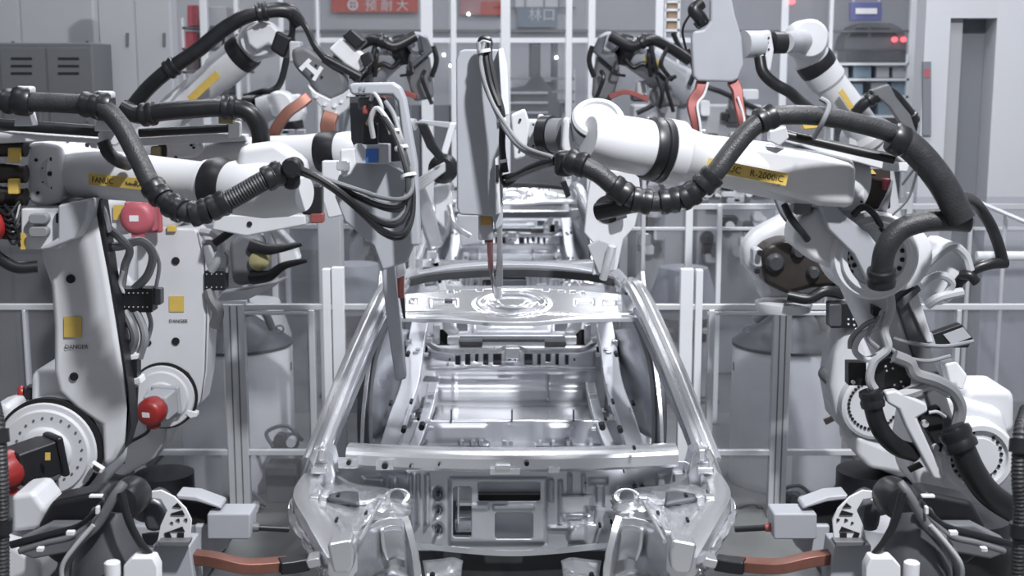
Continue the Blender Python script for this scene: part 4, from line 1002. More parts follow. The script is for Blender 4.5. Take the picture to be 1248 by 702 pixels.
# elbow and forearm
MB().plate([(198, 176), (224, 173), (236, 182), (240, 210), (236, 262), (210, 280), (186, 280), (170, 262), (172, 240), (196, 214)], 6.72, 0.30).build('elbow_housing', 'robot_white', Br, bevel=0.03)
motor(Br, (176, 262, 6.62), (0, -1, 0), 0.15, 'red_faded', 0.16, 'red_faded')
sticker(Br, 138, 250, 157, 268, 6.72)
MB().plate([(120, 246), (160, 240), (168, 262), (160, 285), (128, 290)], 6.74, 0.2).build('elbow_casting', 'robot_white', Br, bevel=0.03)
MB().boxpx(203, 275, 214, 283, 6.68, 0.03).build('connector', 'label_yellow', Br, bevel=0.005)
FB0, FB1 = P(214, 196, 6.86), P(392, 186, 6.62)
MB().link(FB0, FB1, [(0, 0.13), (0.05, 0.13), (0.08, 0.115), (0.3, 0.105), (0.9, 0.095), (1, 0.10)], 36).build('forearm', 'robot_white', Br, angle=30)
MB().link(FB0.lerp(FB1, 0.99), FB0.lerp(FB1, 1.12), [(0, 0.10), (0.2, 0.106), (0.8, 0.106), (1, 0.10)], 30).build('wrist_ring', 'black_plastic', Br)
MB().link(FB0.lerp(FB1, 1.11), FB0.lerp(FB1, 1.36), [(0, 0.095), (0.3, 0.10), (0.8, 0.08), (1, 0.06)], 30).build('wrist', 'robot_white', Br)
name_plate(Br, P(270, 203, 6.63), P(296, 201, 6.60), 0.04, '', None)
MB().plate([(200, 171), (222, 166), (238, 168), (250, 182), (240, 192), (205, 196)], 6.68, 0.1).build('elbow_cap', 'robot_white', Br, bevel=0.02)
holes(Br, [(233, 177, 1.6), (237, 174, 1.6), (236, 180, 1.6), (214, 192, 1.8)], 6.675)
MB().plate([(168, 168), (262, 162), (300, 164), (300, 172), (262, 174), (168, 178)], 6.64, 0.08).build('dress_bracket', 'robot_white', Br, bevel=0.006)
MB().rod((170, 162, 6.62), (278, 156, 6.60), 5.5 * M(6.6)).build('spring_rod', 'rubber', Br)
MB().rect(278, 148, 292, 168, 6.58, 0.06, 3).build('bracket_tab', 'aluminium', Br, bevel=0.005)
hose(Br, [(150, 132, 6.5), (170, 140, 6.48), (200, 136, 6.46), (235, 133, 6.45), (272, 131, 6.45), (300, 135, 6.45), (313, 150, 6.46), (318, 168, 6.48), (317, 188, 6.52)], 11, (0.16, 0.62), 'rubber')
MB().boxpx(266, 134, 284, 151, 6.50, 0.05).build('clamp_foot', 'khaki', Br, bevel=0.006)
hose(Br, [(262, 296, 6.6), (284, 280, 6.58), (306, 262, 6.58)], 5, (), 'rubber', 'short_hose')
MB().rect(183, 178, 196, 212, 6.7, 0.1, 3).build('connector_body', 'khaki', Br, bevel=0.01); MB().rect(192, 172, 204, 206, 6.72, 0.1, 3).build('elbow_motor', 'black_plastic', Br, bevel=0.01)
# cable box on the arm
MB().rect(249, 330, 274, 354, 6.68, 0.1, 1).build('junction_box', 'black_plastic', Br, bevel=0.004)
m = MB()
for i in range(8): m.disc(252 + (i % 4) * 6, 334 + (i // 4) * 16, 6.678, [(0, 0.8), (0.004, 0.8)], 6)
m.build('box_screws', 'aluminium', Br, stuff=True)
for pts, r, mt in (([(246, 282, 6.7), (262, 286, 6.66), (270, 300, 6.66), (264, 318, 6.67), (258, 330, 6.69)], 5, 'cable_white'), ([(248, 296, 6.7), (258, 296, 6.68), (264, 306, 6.68)], 3.5, 'cable_grey'), ([(266, 300, 6.70), (277, 312, 6.70), (276, 332, 6.7)], 2, 'cable_grey'),
                   ([(254, 354, 6.7), (258, 366, 6.68), (266, 380, 6.68), (262, 398, 6.7)], 7, 'gun_grey')): cable(Br, pts, r, mt)
# ================================================================== robot D: near right
Dx = P(1175, 560, 5.2).x
D = thing('welding_robot', (Dx, 5.2, 0), 'white welding robot nearest on the right, arm reaching left over the car roof', 'robot', RG)
pedestal(D, Dx, 5.2, 1.0)
# shoulder with two bolt-ring faces
MB().plate([(1110, 560), (1120, 500), (1150, 480), (1225, 500), (1236, 545), (1228, 590), (1200, 620), (1150, 615), (1120, 600)], 5.05, 0.32).build('shoulder', 'robot_white', D, bevel=0.04)
MB().rect(1176, 475, 1238, 530, 5.10, 0.28, 13).build('shoulder_block', 'robot_white', D, bevel=0.03)
MB().disc(1190, 556, 4.98, [(-0.1, 46), (0.02, 46), (0.035, 42), (0.035, 36), (0.02, 34), (0.02, 26), (0.03, 25), (0.03, 14)], 44).build('shoulder_disc', 'robot_white', D, angle=30)
MB().bolts(1190, 556, 4.958, 31, 22, 2.1, 0.004, 100, 410).build('bolt_ring', 'hole_black', D, stuff=True)
# upper arm leaning left
MB().plate([(1030, 345), (1046, 380), (1070, 430), (1096, 480), (1120, 530), (1140, 572), (1150, 600), (1172, 596), (1180, 560), (1165, 520), (1150, 470), (1135, 415), (1120, 365), (1108, 335), (1070, 320)], 5.04, 0.2).build('upper_arm', 'robot_white', D, bevel=0.03)
MB().plate([(1085, 348), (1112, 344), (1150, 470), (1172, 540), (1150, 545), (1115, 440)], 5.02, 0.24).build('arm_dark_strip', 'gun_grey', D, bevel=0.01)  # dark plate added for the shadow across the white arm
MB().plate([(1106, 365), (1117, 350), (1138, 418), (1130, 418)], 5.0, 0.24).build('arm_edge', 'robot_white', D, bevel=0.006)
MB().plate([(1092, 370), (1120, 348), (1123, 354), (1098, 378)], 4.99, 0.03).build('stop_block', 'gun_grey', D, bevel=0.004)
MB().plate([(1064, 372), (1074, 376), (1078, 398), (1064, 384)], 5.0, 0.05).build('cable_bracket', 'black_plastic', D)
# elbow
MB().disc(1066, 312, 4.87, [(-0.22, 54), (0.0, 54), (0.02, 50), (0.02, 44), (0.035, 42), (0.035, 36), (0.02, 34), (0.02, 10)], 48).build('elbow_disc', 'robot_white', D, angle=30)
MB().bolts(1066, 312, 4.85, 34, 5, 3.0, 0.004, 160, 215).bolts(1066, 312, 4.85, 27, 3, 3.0, 0.004, 165, 205).bolts(1066, 312, 4.85, 34, 5, 3.0, 0.004, -45, 30).bolts(1066, 312, 4.85, 38, 2, 3.0, 0.004, 62, 72).build('bolt_ring', 'hole_black', D, stuff=True)
MB().plate([(1000, 248), (1030, 232), (1052, 240), (1040, 270), (1024, 300), (1018, 330), (990, 318), (966, 298), (970, 272)], 4.88, 0.2).build('elbow_housing', 'robot_white', D, bevel=0.025)
MB().plate([(996, 246), (1010, 238), (1030, 262), (1060, 285), (1078, 310), (1076, 345), (1058, 345), (1040, 310), (1010, 280)], 4.80, 0.06).build('elbow_bracket', 'plate_grey', D, bevel=0.01)
MB().rect(1022, 222, 1054, 258, 4.86, 0.18, 4).build('elbow_cap', 'robot_white', D, bevel=0.02)
holes(D, [(1050, 246, 1.4), (1051, 256, 1.4), (1063, 375, 1.4), (1067, 388, 1.4), (1002, 228, 1.4), (1016, 226, 1.4), (1018, 232, 1.4)], 4.855)
MB().disc(1092, 312, 5.0, [(-0.2, 42), (0.02, 42), (0.03, 36), (0.03, 20)], 40).build('elbow_disc', 'robot_white', D, angle=30)
MB().bolts(1092, 312, 4.975, 26, 9, 2.4, 0.004, -60, 60).build('bolt_ring', 'hole_black', D, stuff=True)
# forearm to the left
FD0, FD1 = P(1040, 226, 4.98), P(808, 184, 4.70)
MB().link(FD0, FD1, [(0, 0.11), (0.06, 0.115), (0.5, 0.10), (0.82, 0.086), (0.9, 0.10), (0.93, 0.118), (1.0, 0.118)], 40).build('forearm', 'robot_white', D, angle=32)
MB().plate([(838, 168), (905, 172), (1000, 185), (1046, 195), (1044, 255), (1000, 252), (930, 232), (860, 214), (832, 214)], 4.74, 0.10).build('forearm_cover', 'robot_white', D, bevel=0.035)
MB().link(FD0.lerp(FD1, 0.985), FD0.lerp(FD1, 1.085), [(0, 0.108), (0.2, 0.114), (0.45, 0.114), (0.5, 0.108), (0.55, 0.114), (0.85, 0.114), (1, 0.108)], 36).build('wrist_ring', 'black_plastic', D)
MB().link(FD0.lerp(FD1, 1.07), FD0.lerp(FD1, 1.36), [(0, 0.10), (0.3, 0.10), (0.7, 0.095), (1, 0.075)], 32).build('wrist', 'robot_white', D)
MB().plate([(752, 168), (772, 160), (790, 176), (792, 206), (770, 212), (752, 200)], 4.66, 0.12).build('wrist_side_cover', 'robot_white', D, bevel=0.02)
holes(D, [(722, 186, 1.6), (744, 190, 1.6), (742, 198, 1.6)], 4.675)
MB().disc(731, 160, 4.80, [(-0.22, 31), (-0.02, 31), (0.0, 29), (0.012, 24)], 40).build('wrist_hub', 'robot_white', D, angle=30)
wc = P(728, 152, 4.70); wa = Vector((0.05, -0.72, 0.69)).normalized()
MB().lathe(wc, wa, [(-0.06, 0.094), (0.035, 0.094), (0.045, 0.086), (0.047, 0.07), (0.035, 0.066)], 40).build('wrist_cap', 'robot_white', D, angle=30)
MB().lathe(wc, wa, [(0.018, 0.0955), (0.030, 0.0955)], 40).build('cap_seal', 'rubber', D)
MB().plate([(686, 146), (694, 142), (700, 172), (760, 172), (790, 174), (792, 198), (745, 204), (716, 196), (690, 196), (684, 178)], 4.68, 0.1).build('wrist_fork', 'robot_white', D, bevel=0.025)
text('L=15', wc + wa * 0.037 + Vector((0.0, 0, -0.0)), 0.022, 'cable_grey', D, (1, 0, -0.2), (0, 0.69, 0.72), name='marking')
MB().rod((686, 165, 4.80), (672, 165, 4.82), 0.062, 0.062, 24).build('tool_flange', 'gun_grey', D)
MB().rod((673, 164, 4.82), (662, 164, 4.84), 0.07, 0.07, 28).build('wrist_ring', 'rubber', D)
name_plate(D, P(862, 200, 4.645), P(959, 219, 4.665), 0.044, 'FANUC', 'R-2000iC', 0.53)
text('210F', (941, 226, 4.655), 0.015, 'ink', D, (1, 0, -0.2), name='marking')
# brackets and hose guides over the arm
MB().plate([(953, 160), (1090, 196), (1110, 198), (1106, 210), (1080, 208), (952, 172)], 4.80, 0.12).build('dress_bracket', 'robot_white', D, bevel=0.006)
MB().plate([(952, 172), (1000, 176), (998, 188), (952, 184)], 4.82, 0.1).build('bracket_tab', 'robot_grey', D, bevel=0.006)
MB().rod((956, 164, 4.76), (1090, 194, 4.72), 6 * M(4.75)).build('spring_rod', 'rubber', D)
MB().plate([(938, 160), (958, 154), (962, 168), (950, 178), (938, 172)], 4.72, 0.05).build('bracket_tab', 'aluminium', D, bevel=0.005)
MB().plate([(1086, 182), (1104, 178), (1106, 198), (1088, 198)], 4.72, 0.06).build('bracket_tab', 'robot_white', D, bevel=0.005)
MB().plate([(976, 150), (990, 148), (1000, 156), (980, 158)], 4.70, 0.04).build('clamp_foot', 'label_yellow', D, bevel=0.004)
hose(D, [(690, 196, 4.50), (706, 200, 4.48), (730, 212, 4.47), (752, 230, 4.46), (775, 243, 4.46), (805, 246, 4.46), (835, 240, 4.46), (858, 224, 4.46), (875, 206, 4.46), (893, 182, 4.48), (914, 158, 4.50), (938, 143, 4.52), (970, 140, 4.54), (1010, 143, 4.57), (1060, 154, 4.60), (1098, 166, 4.62)], 12, (0.03, 0.16, 0.22, 0.29, 0.34, 0.40, 0.62))
MB().rect(676, 184, 700, 216, 4.50, 0.06, 7).build('hose_gland', 'rubber', D, bevel=0.02)
hose(D, [(728, 258, 4.55), (748, 254, 4.52), (775, 248, 4.48), (800, 246, 4.46)], 11, (), 'rubber', 'branch_hose')
MB().tube([(1090, 164, 4.62), (1118, 186, 4.62), (1146, 220, 4.62), (1166, 256, 4.62), (1172, 268, 4.62)], 17 * M(4.62), 8, 18).build('hose_sleeve', 'hose_sheath', D)
MB().lathe(P(1096, 166, 4.62) - Vector((0.03, 0, 0)), (1, 0, -0.45), [(0, 0.05), (0.01, 0.056), (0.05, 0.056), (0.06, 0.05)], 20).build('hose_collar', 'rubber', D)
hose(D, [(1182, 270, 4.66), (1160, 268, 4.66), (1125, 270, 4.66), (1096, 281, 4.66), (1080, 302, 4.66), (1075, 325, 4.68), (1074, 345, 4.70)], 13.5, (0.95,), 'hose_sheath', 'return_hose')
MB().tube([(1100, 225, 4.66), (1115, 205, 4.62), (1124, 196, 4.60), (1120, 200, 4.60), (1108, 240, 4.66), (1088, 262, 4.72)], 1.6 * M(4.66), 6, 8).build('wire', 'cable_white', D)
cable(D, [(1000, 120, 4.56), (1010, 128, 4.54), (1004, 146, 4.52), (992, 168, 4.56)], 3.2, 'cable_grey', 'hose_guide')
# motors at the elbow
MB().rect(1042, 204, 1086, 255, 4.98, 0.14, 3).build('elbow_motor', 'brown_black', D, bevel=0.02)
MB().plate([(1059, 212), (1063, 206), (1068, 212)], 4.975, 0.005).build('warning_label', 'label_yellow', D)
MB().rect(1078, 218, 1087, 232, 4.94, 0.05, 2).build('connector', 'red_faded', D, bevel=0.006)
m = MB()
for i in range(6): m.tube([(1068 + i * 2, 262, 4.94), (1074 + i * 2, 250 - i * 2, 4.90), (1082 + i, 236 - i * 3, 4.94)], 1.6 * M(4.9), 4, 6)
m.build('motor_wiring', 'cable_white', D, stuff=True)
# cables and boxes on the lower arm
MB().rect(1034, 442, 1056, 470, 4.98, 0.06, 1).build('junction_box', 'black_plastic', D, bevel=0.003)
MB().plate([(1066, 445), (1092, 432), (1112, 448), (1110, 470), (1082, 482), (1068, 470)], 4.96, 0.08).build('junction_box', 'black_plastic', D, bevel=0.004)
holes(D, [(1086, 441, 1.4), (1079, 446, 1.4), (1088, 449, 1.4), (1081, 452, 1.2), (1098, 465, 1.4), (1090, 469, 1.4), (1092, 476, 1.4), (1101, 471, 1.2), (1040, 466, 2.4)], 4.957, 'screw', 'tie_white')
MB().plate([(1112, 416), (1172, 395), (1186, 412), (1180, 424), (1120, 424)], 5.06, 0.05).build('cable_tray', 'black_plastic', D, bevel=0.003)
MB().plate([(1150, 408), (1174, 399), (1184, 411), (1160, 420)], 5.055, 0.01).build('tray_lid', 'robot_grey', D)
MB().plate([(1130, 408), (1136, 406), (1142, 424), (1134, 424)], 5.04, 0.03).build('bracket_tab', 'robot_grey', D)
MB().plate([(1152, 444), (1166, 440), (1180, 458), (1174, 476), (1158, 470)], 5.10, 0.08).build('cable_cover', 'tie_white', D, bevel=0.01)
for pts, r, mt in (([(1088, 412, 4.94), (1110, 418, 4.93), (1150, 422, 4.93), (1186, 416, 4.96)], 2.6, 'cable_grey'), ([(1082, 422, 4.93), (1100, 434, 4.92), (1130, 440, 4.92), (1158, 434, 4.94)], 2.6, 'cable_grey'),
                   ([(1076, 380, 4.96), (1068, 398, 4.93), (1048, 410, 4.92), (1042, 428, 4.93), (1056, 438, 4.94), (1076, 430, 4.94)], 4, 'cable_white'), ([(1084, 352, 4.97), (1086, 376, 4.94), (1078, 402, 4.92), (1082, 424, 4.92), (1066, 440, 4.93), (1060, 462, 4.94), (1068, 478, 4.95)], 5.5, 'cable_white'),
                   ([(1076, 386, 4.95), (1054, 396, 4.93), (1038, 412, 4.93), (1036, 424, 4.94)], 3.4, 'cable_grey'), ([(1100, 440, 4.92), (1116, 448, 4.91), (1122, 458, 4.92)], 3, 'khaki'), ([(1090, 434, 4.9), (1108, 442, 4.9), (1116, 456, 4.9), (1140, 464, 4.9), (1160, 476, 4.92), (1170, 496, 4.94), (1166, 520, 4.95)], 8, 'cable_grey'),
                   ([(1084, 484, 4.92), (1110, 478, 4.92), (1136, 470, 4.92), (1158, 480, 4.92)], 6, 'cable_white'), ([(1132, 503, 4.92), (1142, 502, 4.92), (1152, 508, 4.94)], 2.2, 'cable_white'), ([(1062, 396, 4.92), (1058, 412, 4.91), (1070, 424, 4.91)], 3, 'cable_grey')):
    cable(D, pts, r, mt)
MB().plate([(1078, 478), (1092, 476), (1130, 492), (1132, 502), (1118, 510), (1146, 572), (1150, 586), (1138, 584), (1104, 520), (1096, 500), (1082, 492)], 4.90, 0.05).build('hose_arm', 'robot_white', D, bevel=0.012)
MB().plate([(1112, 505), (1146, 496), (1156, 540), (1146, 552), (1128, 520)], 4.97, 0.06).build('arm_box', 'hole_black', D, bevel=0.004)
holes(D, [(1127, 516, 4.2), (1140, 545, 4)], 4.955, 'screw', 'robot_grey', 0.012)
MB().tube([(1040, 262, 4.82), (1052, 252, 4.80), (1066, 262, 4.82), (1078, 284, 4.86)], 4 * M(4.8), 6, 10).build('cable', 'rubber', D)
MB().tube([(956, 250, 4.86), (964, 266, 4.82), (978, 284, 4.82), (984, 292, 4.84)], 4.5 * M(4.8), 6, 10).build('cable', 'rubber', D)
MB().rect(968, 240, 990, 262, 4.86, 0.1, 4).build('elbow_motor', 'gun_grey', D, bevel=0.01)
hose(D, [(1062, 482, 4.93), (1066, 505, 4.93), (1076, 528, 4.93), (1094, 545, 4.94), (1116, 552, 4.96)], 11.5, (0.04,), 'rubber', 'lower_hose')
hose(D, [(1160, 520, 4.88), (1172, 545, 4.86), (1186, 575, 4.85), (1206, 602, 4.85), (1236, 622, 4.86), (1262, 630, 4.88)], 16, (0.1,), 'rubber', 'lower_hose', clen=0.09)
MB().plate([(1107, 571), (1122, 564), (1126, 569), (1110, 576)], 4.97, 0.02).build('stop_label', 'ink', D)
MB().plate([(1136, 312), (1150, 290), (1176, 300), (1186, 330), (1176, 360), (1150, 376), (1128, 372), (1118, 340)], 5.25, 0.22).build('balancer_cover', 'robot_white', D, bevel=0.05)
for pts, r in (([(1122, 330, 5.2), (1140, 312, 5.18), (1160, 300, 5.2), (1176, 312, 5.22), (1182, 330, 5.22)], 6), ([(1124, 345, 5.2), (1145, 335, 5.17), (1160, 345, 5.18), (1150, 365, 5.2)], 5), ([(1130, 372, 5.2), (1146, 362, 5.17), (1172, 356, 5.2)], 6)): cable(D, pts, r, 'cable_white', 'cable_wrap')
hose(D, [(1160, 246, 4.70), (1176, 241, 4.95), (1190, 249, 5.2), (1206, 272, 5.26), (1216, 296, 5.26), (1222, 318, 5.26)], 7, (0.05,), 'rubber', 'side_hose')
hose(D, [(1226, 320, 5.26), (1205, 322, 5.24), (1188, 328, 5.24), (1172, 340, 5.25), (1164, 350, 5.26)], 7, (), 'rubber', 'side_hose')
hose(D, [(1170, 335, 5.22), (1182, 336, 5.2), (1190, 344, 5.2)], 6, (), 'rubber', 'side_hose')

# ================================================================== robot E: behind D
Ex = P(1065, 520, 6.9).x
E = thing('welding_robot', (Ex, 6.9, 0), 'white welding robot behind the nearest right one, ring of dark bolts at shoulder', 'robot', RG)
pedestal(E, Ex, 6.9, 0.66, 0.2)
MB().plate([(1018, 430), (1030, 400), (1050, 395), (1066, 440), (1090, 470), (1126, 520), (1132, 575), (1100, 586), (1062, 570), (1046, 545), (1020, 515), (1012, 470)], 6.74, 0.3).build('shoulder', 'robot_white', E, bevel=0.04)
MB().disc(1066, 494, 6.68, [(-0.08, 42), (0.02, 42), (0.03, 38), (0.03, 20)], 44).build('shoulder_disc', 'robot_white', E, angle=30)
MB().bolts(1064, 494, 6.645, 30, 26, 1.9, 0.004, 90, 330).build('bolt_ring', 'hole_black', E, stuff=True)
MB().lathe(P(1098, 606, 6.9), (0, 0, 1), [(-0.06, 50 * M(6.9)), (0, 48 * M(6.9)), (0.06, 42 * M(6.9)), (0.14, 38 * M(6.9))], 36).build('shoulder_skirt', 'black_plastic', E)
MB().lathe(P(1085, 622, 6.9), (0, 0, 1), [(-0.14, 78 * M(6.9)), (-0.02, 76 * M(6.9)), (0.03, 60 * M(6.9)), (0.05, 50 * M(6.9))], 40).build('base_ring', 'robot_white', E)
MB().plate([(1044, 530), (1080, 545), (1130, 560), (1152, 584), (1110, 580), (1060, 572), (1044, 556)], 6.66, 0.4).build('shoulder_lip', 'robot_white', E, bevel=0.03)
MB().plate([(1022, 300), (1046, 300), (1060, 360), (1056, 420), (1050, 480), (1030, 520), (1014, 505), (1016, 440), (1026, 380)], 6.78, 0.2).build('upper_arm', 'robot_white', E, bevel=0.04)
MB().plate([(1004, 512), (1014, 508), (1017, 513), (1007, 518)], 6.70, 0.02).build('stop_label', 'ink', E)
MB().rect(1012, 370, 1046, 400, 6.70, 0.1, 2).build('junction_box', 'black_plastic', E, bevel=0.004)
MB().rect(1010, 371, 1026, 398, 6.66, 0.05, 3).build('box_cover', 'dome_grey', E, bevel=0.006)
holes(E, [(1034, 389, 1.2), (1040, 389, 1.2), (1034, 395, 1.2), (1041, 396, 1.2)], 6.698, 'screw', 'tie_white')
MB().disc(1012, 460, 6.85, [(-0.1, 10), (0.0, 10), (0.02, 7)], 20).build('motor', 'gun_grey', E)
# E's elbow and white curved cover with a dark tool head
MB().plate([(905, 300), (922, 282), (960, 262), (1000, 262), (1030, 300), (1026, 345), (1000, 372), (930, 372), (926, 346), (908, 325)], 6.98, 0.2).build('forearm', 'robot_white', E, bevel=0.06)
MB().plate([(926, 310), (935, 298), (960, 290), (986, 300), (1004, 322), (1030, 332), (1024, 350), (990, 352), (960, 360), (932, 346)], 6.72, 0.2).build('tool_head', 'brown_black', E, bevel=0.05)
MB().rect(918, 303, 930, 326, 6.74, 0.1, 4).build('tool_coupling', 'robot_grey', E, bevel=0.01)
holes(E, [(926, 308, 3.5), (922, 330, 3.5)], 6.71, 'screw', 'black_plastic', 0.02)
hose(E, [(960, 360, 6.7), (985, 364, 6.68), (1005, 355, 6.68), (1028, 358, 6.7)], 7, (), 'rubber', 'tool_hose')
MB().lathe(P(955, 372, 6.9), (0, 0, 1), [(-0.03, 0.14), (0, 0.15), (0.02, 0.15), (0.03, 0.12)], 28).build('forearm_foot', 'robot_white', E)
cable(E, [(946, 240, 6.6), (956, 262, 6.58), (972, 280, 6.6)], 4.5, 'gun_grey')
for p, q in (((944, 320), 13), ((972, 306), 10), ((990, 332), 9)): MB().disc(p[0], p[1], 6.73, [(-0.02, q), (0.03, q * 0.9), (0.05, q * 0.6)], 18).build('tool_boss', 'near_black', E)
# ================================================================== spot welding guns
GG = 'spot welding guns'
# gun of the near left robot
G1 = thing('spot_welding_gun', P(480, 280, 5.0), 'grey frame welding gun left of the car roof, blue label, long arm through windscreen', 'welding gun', GG)
MB().plate([(424, 104), (430, 101), (478, 100), (488, 106), (494, 120), (508, 200), (512, 300), (500, 300), (496, 215), (484, 124), (478, 116), (428, 116)], 5.05, 0.09).build('frame', 'plate_grey', G1, bevel=0.012)
text('P4', (437, 112, 5.045), 0.028, 'cable_grey', G1, name='marking')
MB().plate([(426, 118), (480, 118), (484, 150), (490, 196), (440, 200), (428, 170)], 5.20, 0.04).build('back_plate', 'steel_dark', G1)
MB().plate([(430, 200), (470, 196), (500, 214), (508, 292), (496, 320), (466, 330), (455, 300), (420, 270), (408, 240), (412, 214)], 5.18, 0.05).build('side_plate', 'plate_grey', G1, bevel=0.01)
MB().rect(431, 176, 474, 200, 5.06, 0.10, 2).build('transformer', 'robot_grey', G1, bevel=0.01)
MB().boxpx(446, 181, 461, 198, 5.055, 0.004).build('maker_label', 'label_blue', G1)
MB().rect(441, 150, 460, 177, 5.07, 0.08, 3).build('servo_motor', 'black_plastic', G1, bevel=0.01)
MB().rect(436, 118, 470, 134, 5.12, 0.06, 4).build('motor_head', 'gun_grey', G1, bevel=0.01)
MB().rect(441, 128, 452, 140, 5.08, 0.04, 4).build('connector', 'copper_red', G1, bevel=0.01)
MB().plate([(414, 182), (432, 180), (434, 200), (426, 214), (416, 216)], 5.02, 0.08).build('mount_flange', 'robot_white', G1, bevel=0.008)
MB().rect(410, 196, 426, 208, 5.0, 0.05, 3).build('mount_flange', 'steel_bright', G1, bevel=0.005)
MB().plate([(464, 300), (478, 296), (484, 350), (495, 462), (482, 465), (471, 390), (466, 345)], 5.88, 0.06).build('lower_arm', 'plate_grey', G1, bevel=0.008)
MB().prism([P(464, 300, 5.88), P(478, 296, 5.88), P(506, 292, 5.22), P(470, 300, 5.22)], (0, 0, 0.05)).build('arm_bracket', 'plate_grey', G1, bevel=0.008)
MB().rod((488, 330, 5.80), (489, 362, 5.84), 5 * M(5.8), 4 * M(5.8)).build('electrode_holder', 'copper_red', G1)
MB().rod((490, 360, 5.84), (493, 388, 5.86), 3.2 * M(5.8), 1.6 * M(5.8)).build('electrode', 'black_plastic', G1)
MB().plate([(482, 300), (490, 298), (494, 335), (484, 340)], 5.78, 0.06).build('electrode_arm', 'aluminium', G1, bevel=0.005)
# supply cables of the gun: from the hose end of the left robot
base = [(362, 206, 4.47), (384, 216, 4.47), (410, 232, 4.48), (436, 252, 4.50), (462, 272, 4.55), (484, 276, 4.62), (497, 258, 4.70), (500, 228, 4.76), (494, 196, 4.82), (482, 165, 4.90), (466, 142, 4.98), (454, 132, 5.04)]
for i, (dx, dy, s, r, mt) in enumerate(((0, 0, 1.0, 4.2, 'rubber'), (2, 6, 1.08, 3.8, 'rubber'), (-3, -6, 0.66, 5.0, 'rubber'), (4, 9, 1.16, 3.2, 'rubber'), (-2, 3, 0.86, 2.4, 'gun_grey'), (0, -9, 0.56, 3.0, 'gun_grey'), (3, 4, 0.96, 1.6, 'rubber'), (1, -3, 0.74, 2.6, 'rubber'))):
    pts = []
    for k, (x, y, d) in enumerate(base):
        w = math.sin(math.pi * min(1, k / 9.0)); yy = 206 + (y - 206) * (1 + (s - 1) * w) + dy * 0.6 * w + (i % 3 - 1) * 2.5
        pts.append((x + dx * w * 2 + (i % 3) * 2.4 - 2, yy, d + 0.016 * (i % 4)))
    cable(G1, pts, r, mt)
for pts, r, mt in (([(455, 168, 5.0), (452, 145, 4.98), (460, 132, 4.97), (474, 150, 4.96), (486, 178, 4.94), (492, 196, 4.92)], 3.2, 'cable_white'), ([(448, 152, 5.02), (456, 138, 5.0), (466, 140, 4.98), (476, 160, 4.95)], 3, 'khaki'), ([(470, 124, 5.04), (480, 140, 5.0), (488, 165, 4.96), (496, 195, 4.92)], 3, 'cable_grey'), ([(452, 122, 5.06), (456, 114, 5.04), (464, 126, 5.02), (466, 140, 5.02)], 2.4, 'cable_white')): cable(G1, pts, r, mt)
for p, r in (((498, 214, 4.79), 0.03), ((489, 180, 4.87), 0.026), ((480, 160, 4.93), 0.022)): tie(G1, p, (0.25, -0.25, -1), r)
# gun at the middle, held by the near right robot
G2 = thing('spot_welding_gun', P(600, 265, 5.0), 'tall flat grey welding gun plate above the middle of the car roof', 'welding gun', GG)
MB().plate([(556, 72), (560, 62), (566, 60), (608, 60), (612, 64), (613, 275), (604, 282), (600, 264), (560, 262), (557, 254)], 4.96, 0.05).build('body_plate', 'plate_grey', G2, bevel=0.01)
MB().plate([(607, 60), (613, 58), (618, 80), (620, 140), (612, 142)], 4.92, 0.09).build('edge_rail', 'tie_white', G2, bevel=0.004)
MB().rect(583, 262, 601, 293, 4.98, 0.06, 3).build('gun_head', 'robot_grey', G2, bevel=0.006)
MB().boxpx(586, 260, 599, 274, 4.975, 0.004).build('warning_label', 'label_orange', G2)
MB().plate([(603, 224), (608, 222), (612, 270), (613, 350), (604, 352), (606, 280)], 5.30, 0.07).build('lower_arm', 'steel', G2, bevel=0.006)
MB().prism([P(604, 224, 4.98), P(612, 224, 4.98), P(612, 226, 5.36), P(604, 226, 5.36)], (0, 0, 0.12)).build('arm_bracket', 'aluminium', G2, bevel=0.005)
MB().plate([(603, 194), (608, 190), (610, 260), (604, 262)], 4.92, 0.05).build('slide_rail', 'tie_white', G2, bevel=0.004)
MB().boxpx(604, 201, 608, 222, 4.915, 0.02).build('slide_slot', 'hole_black', G2)
MB().rod((597, 292, 5.02), (598, 326, 5.30), 4 * M(5.1), 3.4 * M(5.1)).build('electrode_holder', 'copper_red', G2)
MB().rod((598, 325, 5.30), (602, 356, 5.62), 3 * M(5.2), 1.6 * M(5.2)).build('electrode', 'black_plastic', G2)
MB().rod((606, 345, 5.33), (607, 360, 5.80), 5 * M(5.5), 5.5 * M(5.5)).build('electrode_foot', 'aluminium', G2)
MB().rect(626, 146, 660, 184, 4.86, 0.12, 4).build('mount_block', 'robot_grey', G2, bevel=0.015)
MB().plate([(622, 140), (640, 132), (646, 150), (640, 192), (626, 196)], 4.82, 0.06).build('mount_flange', 'robot_white', G2, bevel=0.01)
MB().rect(656, 140, 664, 188, 4.84, 0.12, 3).build('mount_flange', 'robot_white', G2, bevel=0.008)
holes(G2, [(634, 146, 1.6), (634, 182, 1.6), (650, 152, 1.4), (650, 178, 1.4)], 4.815)
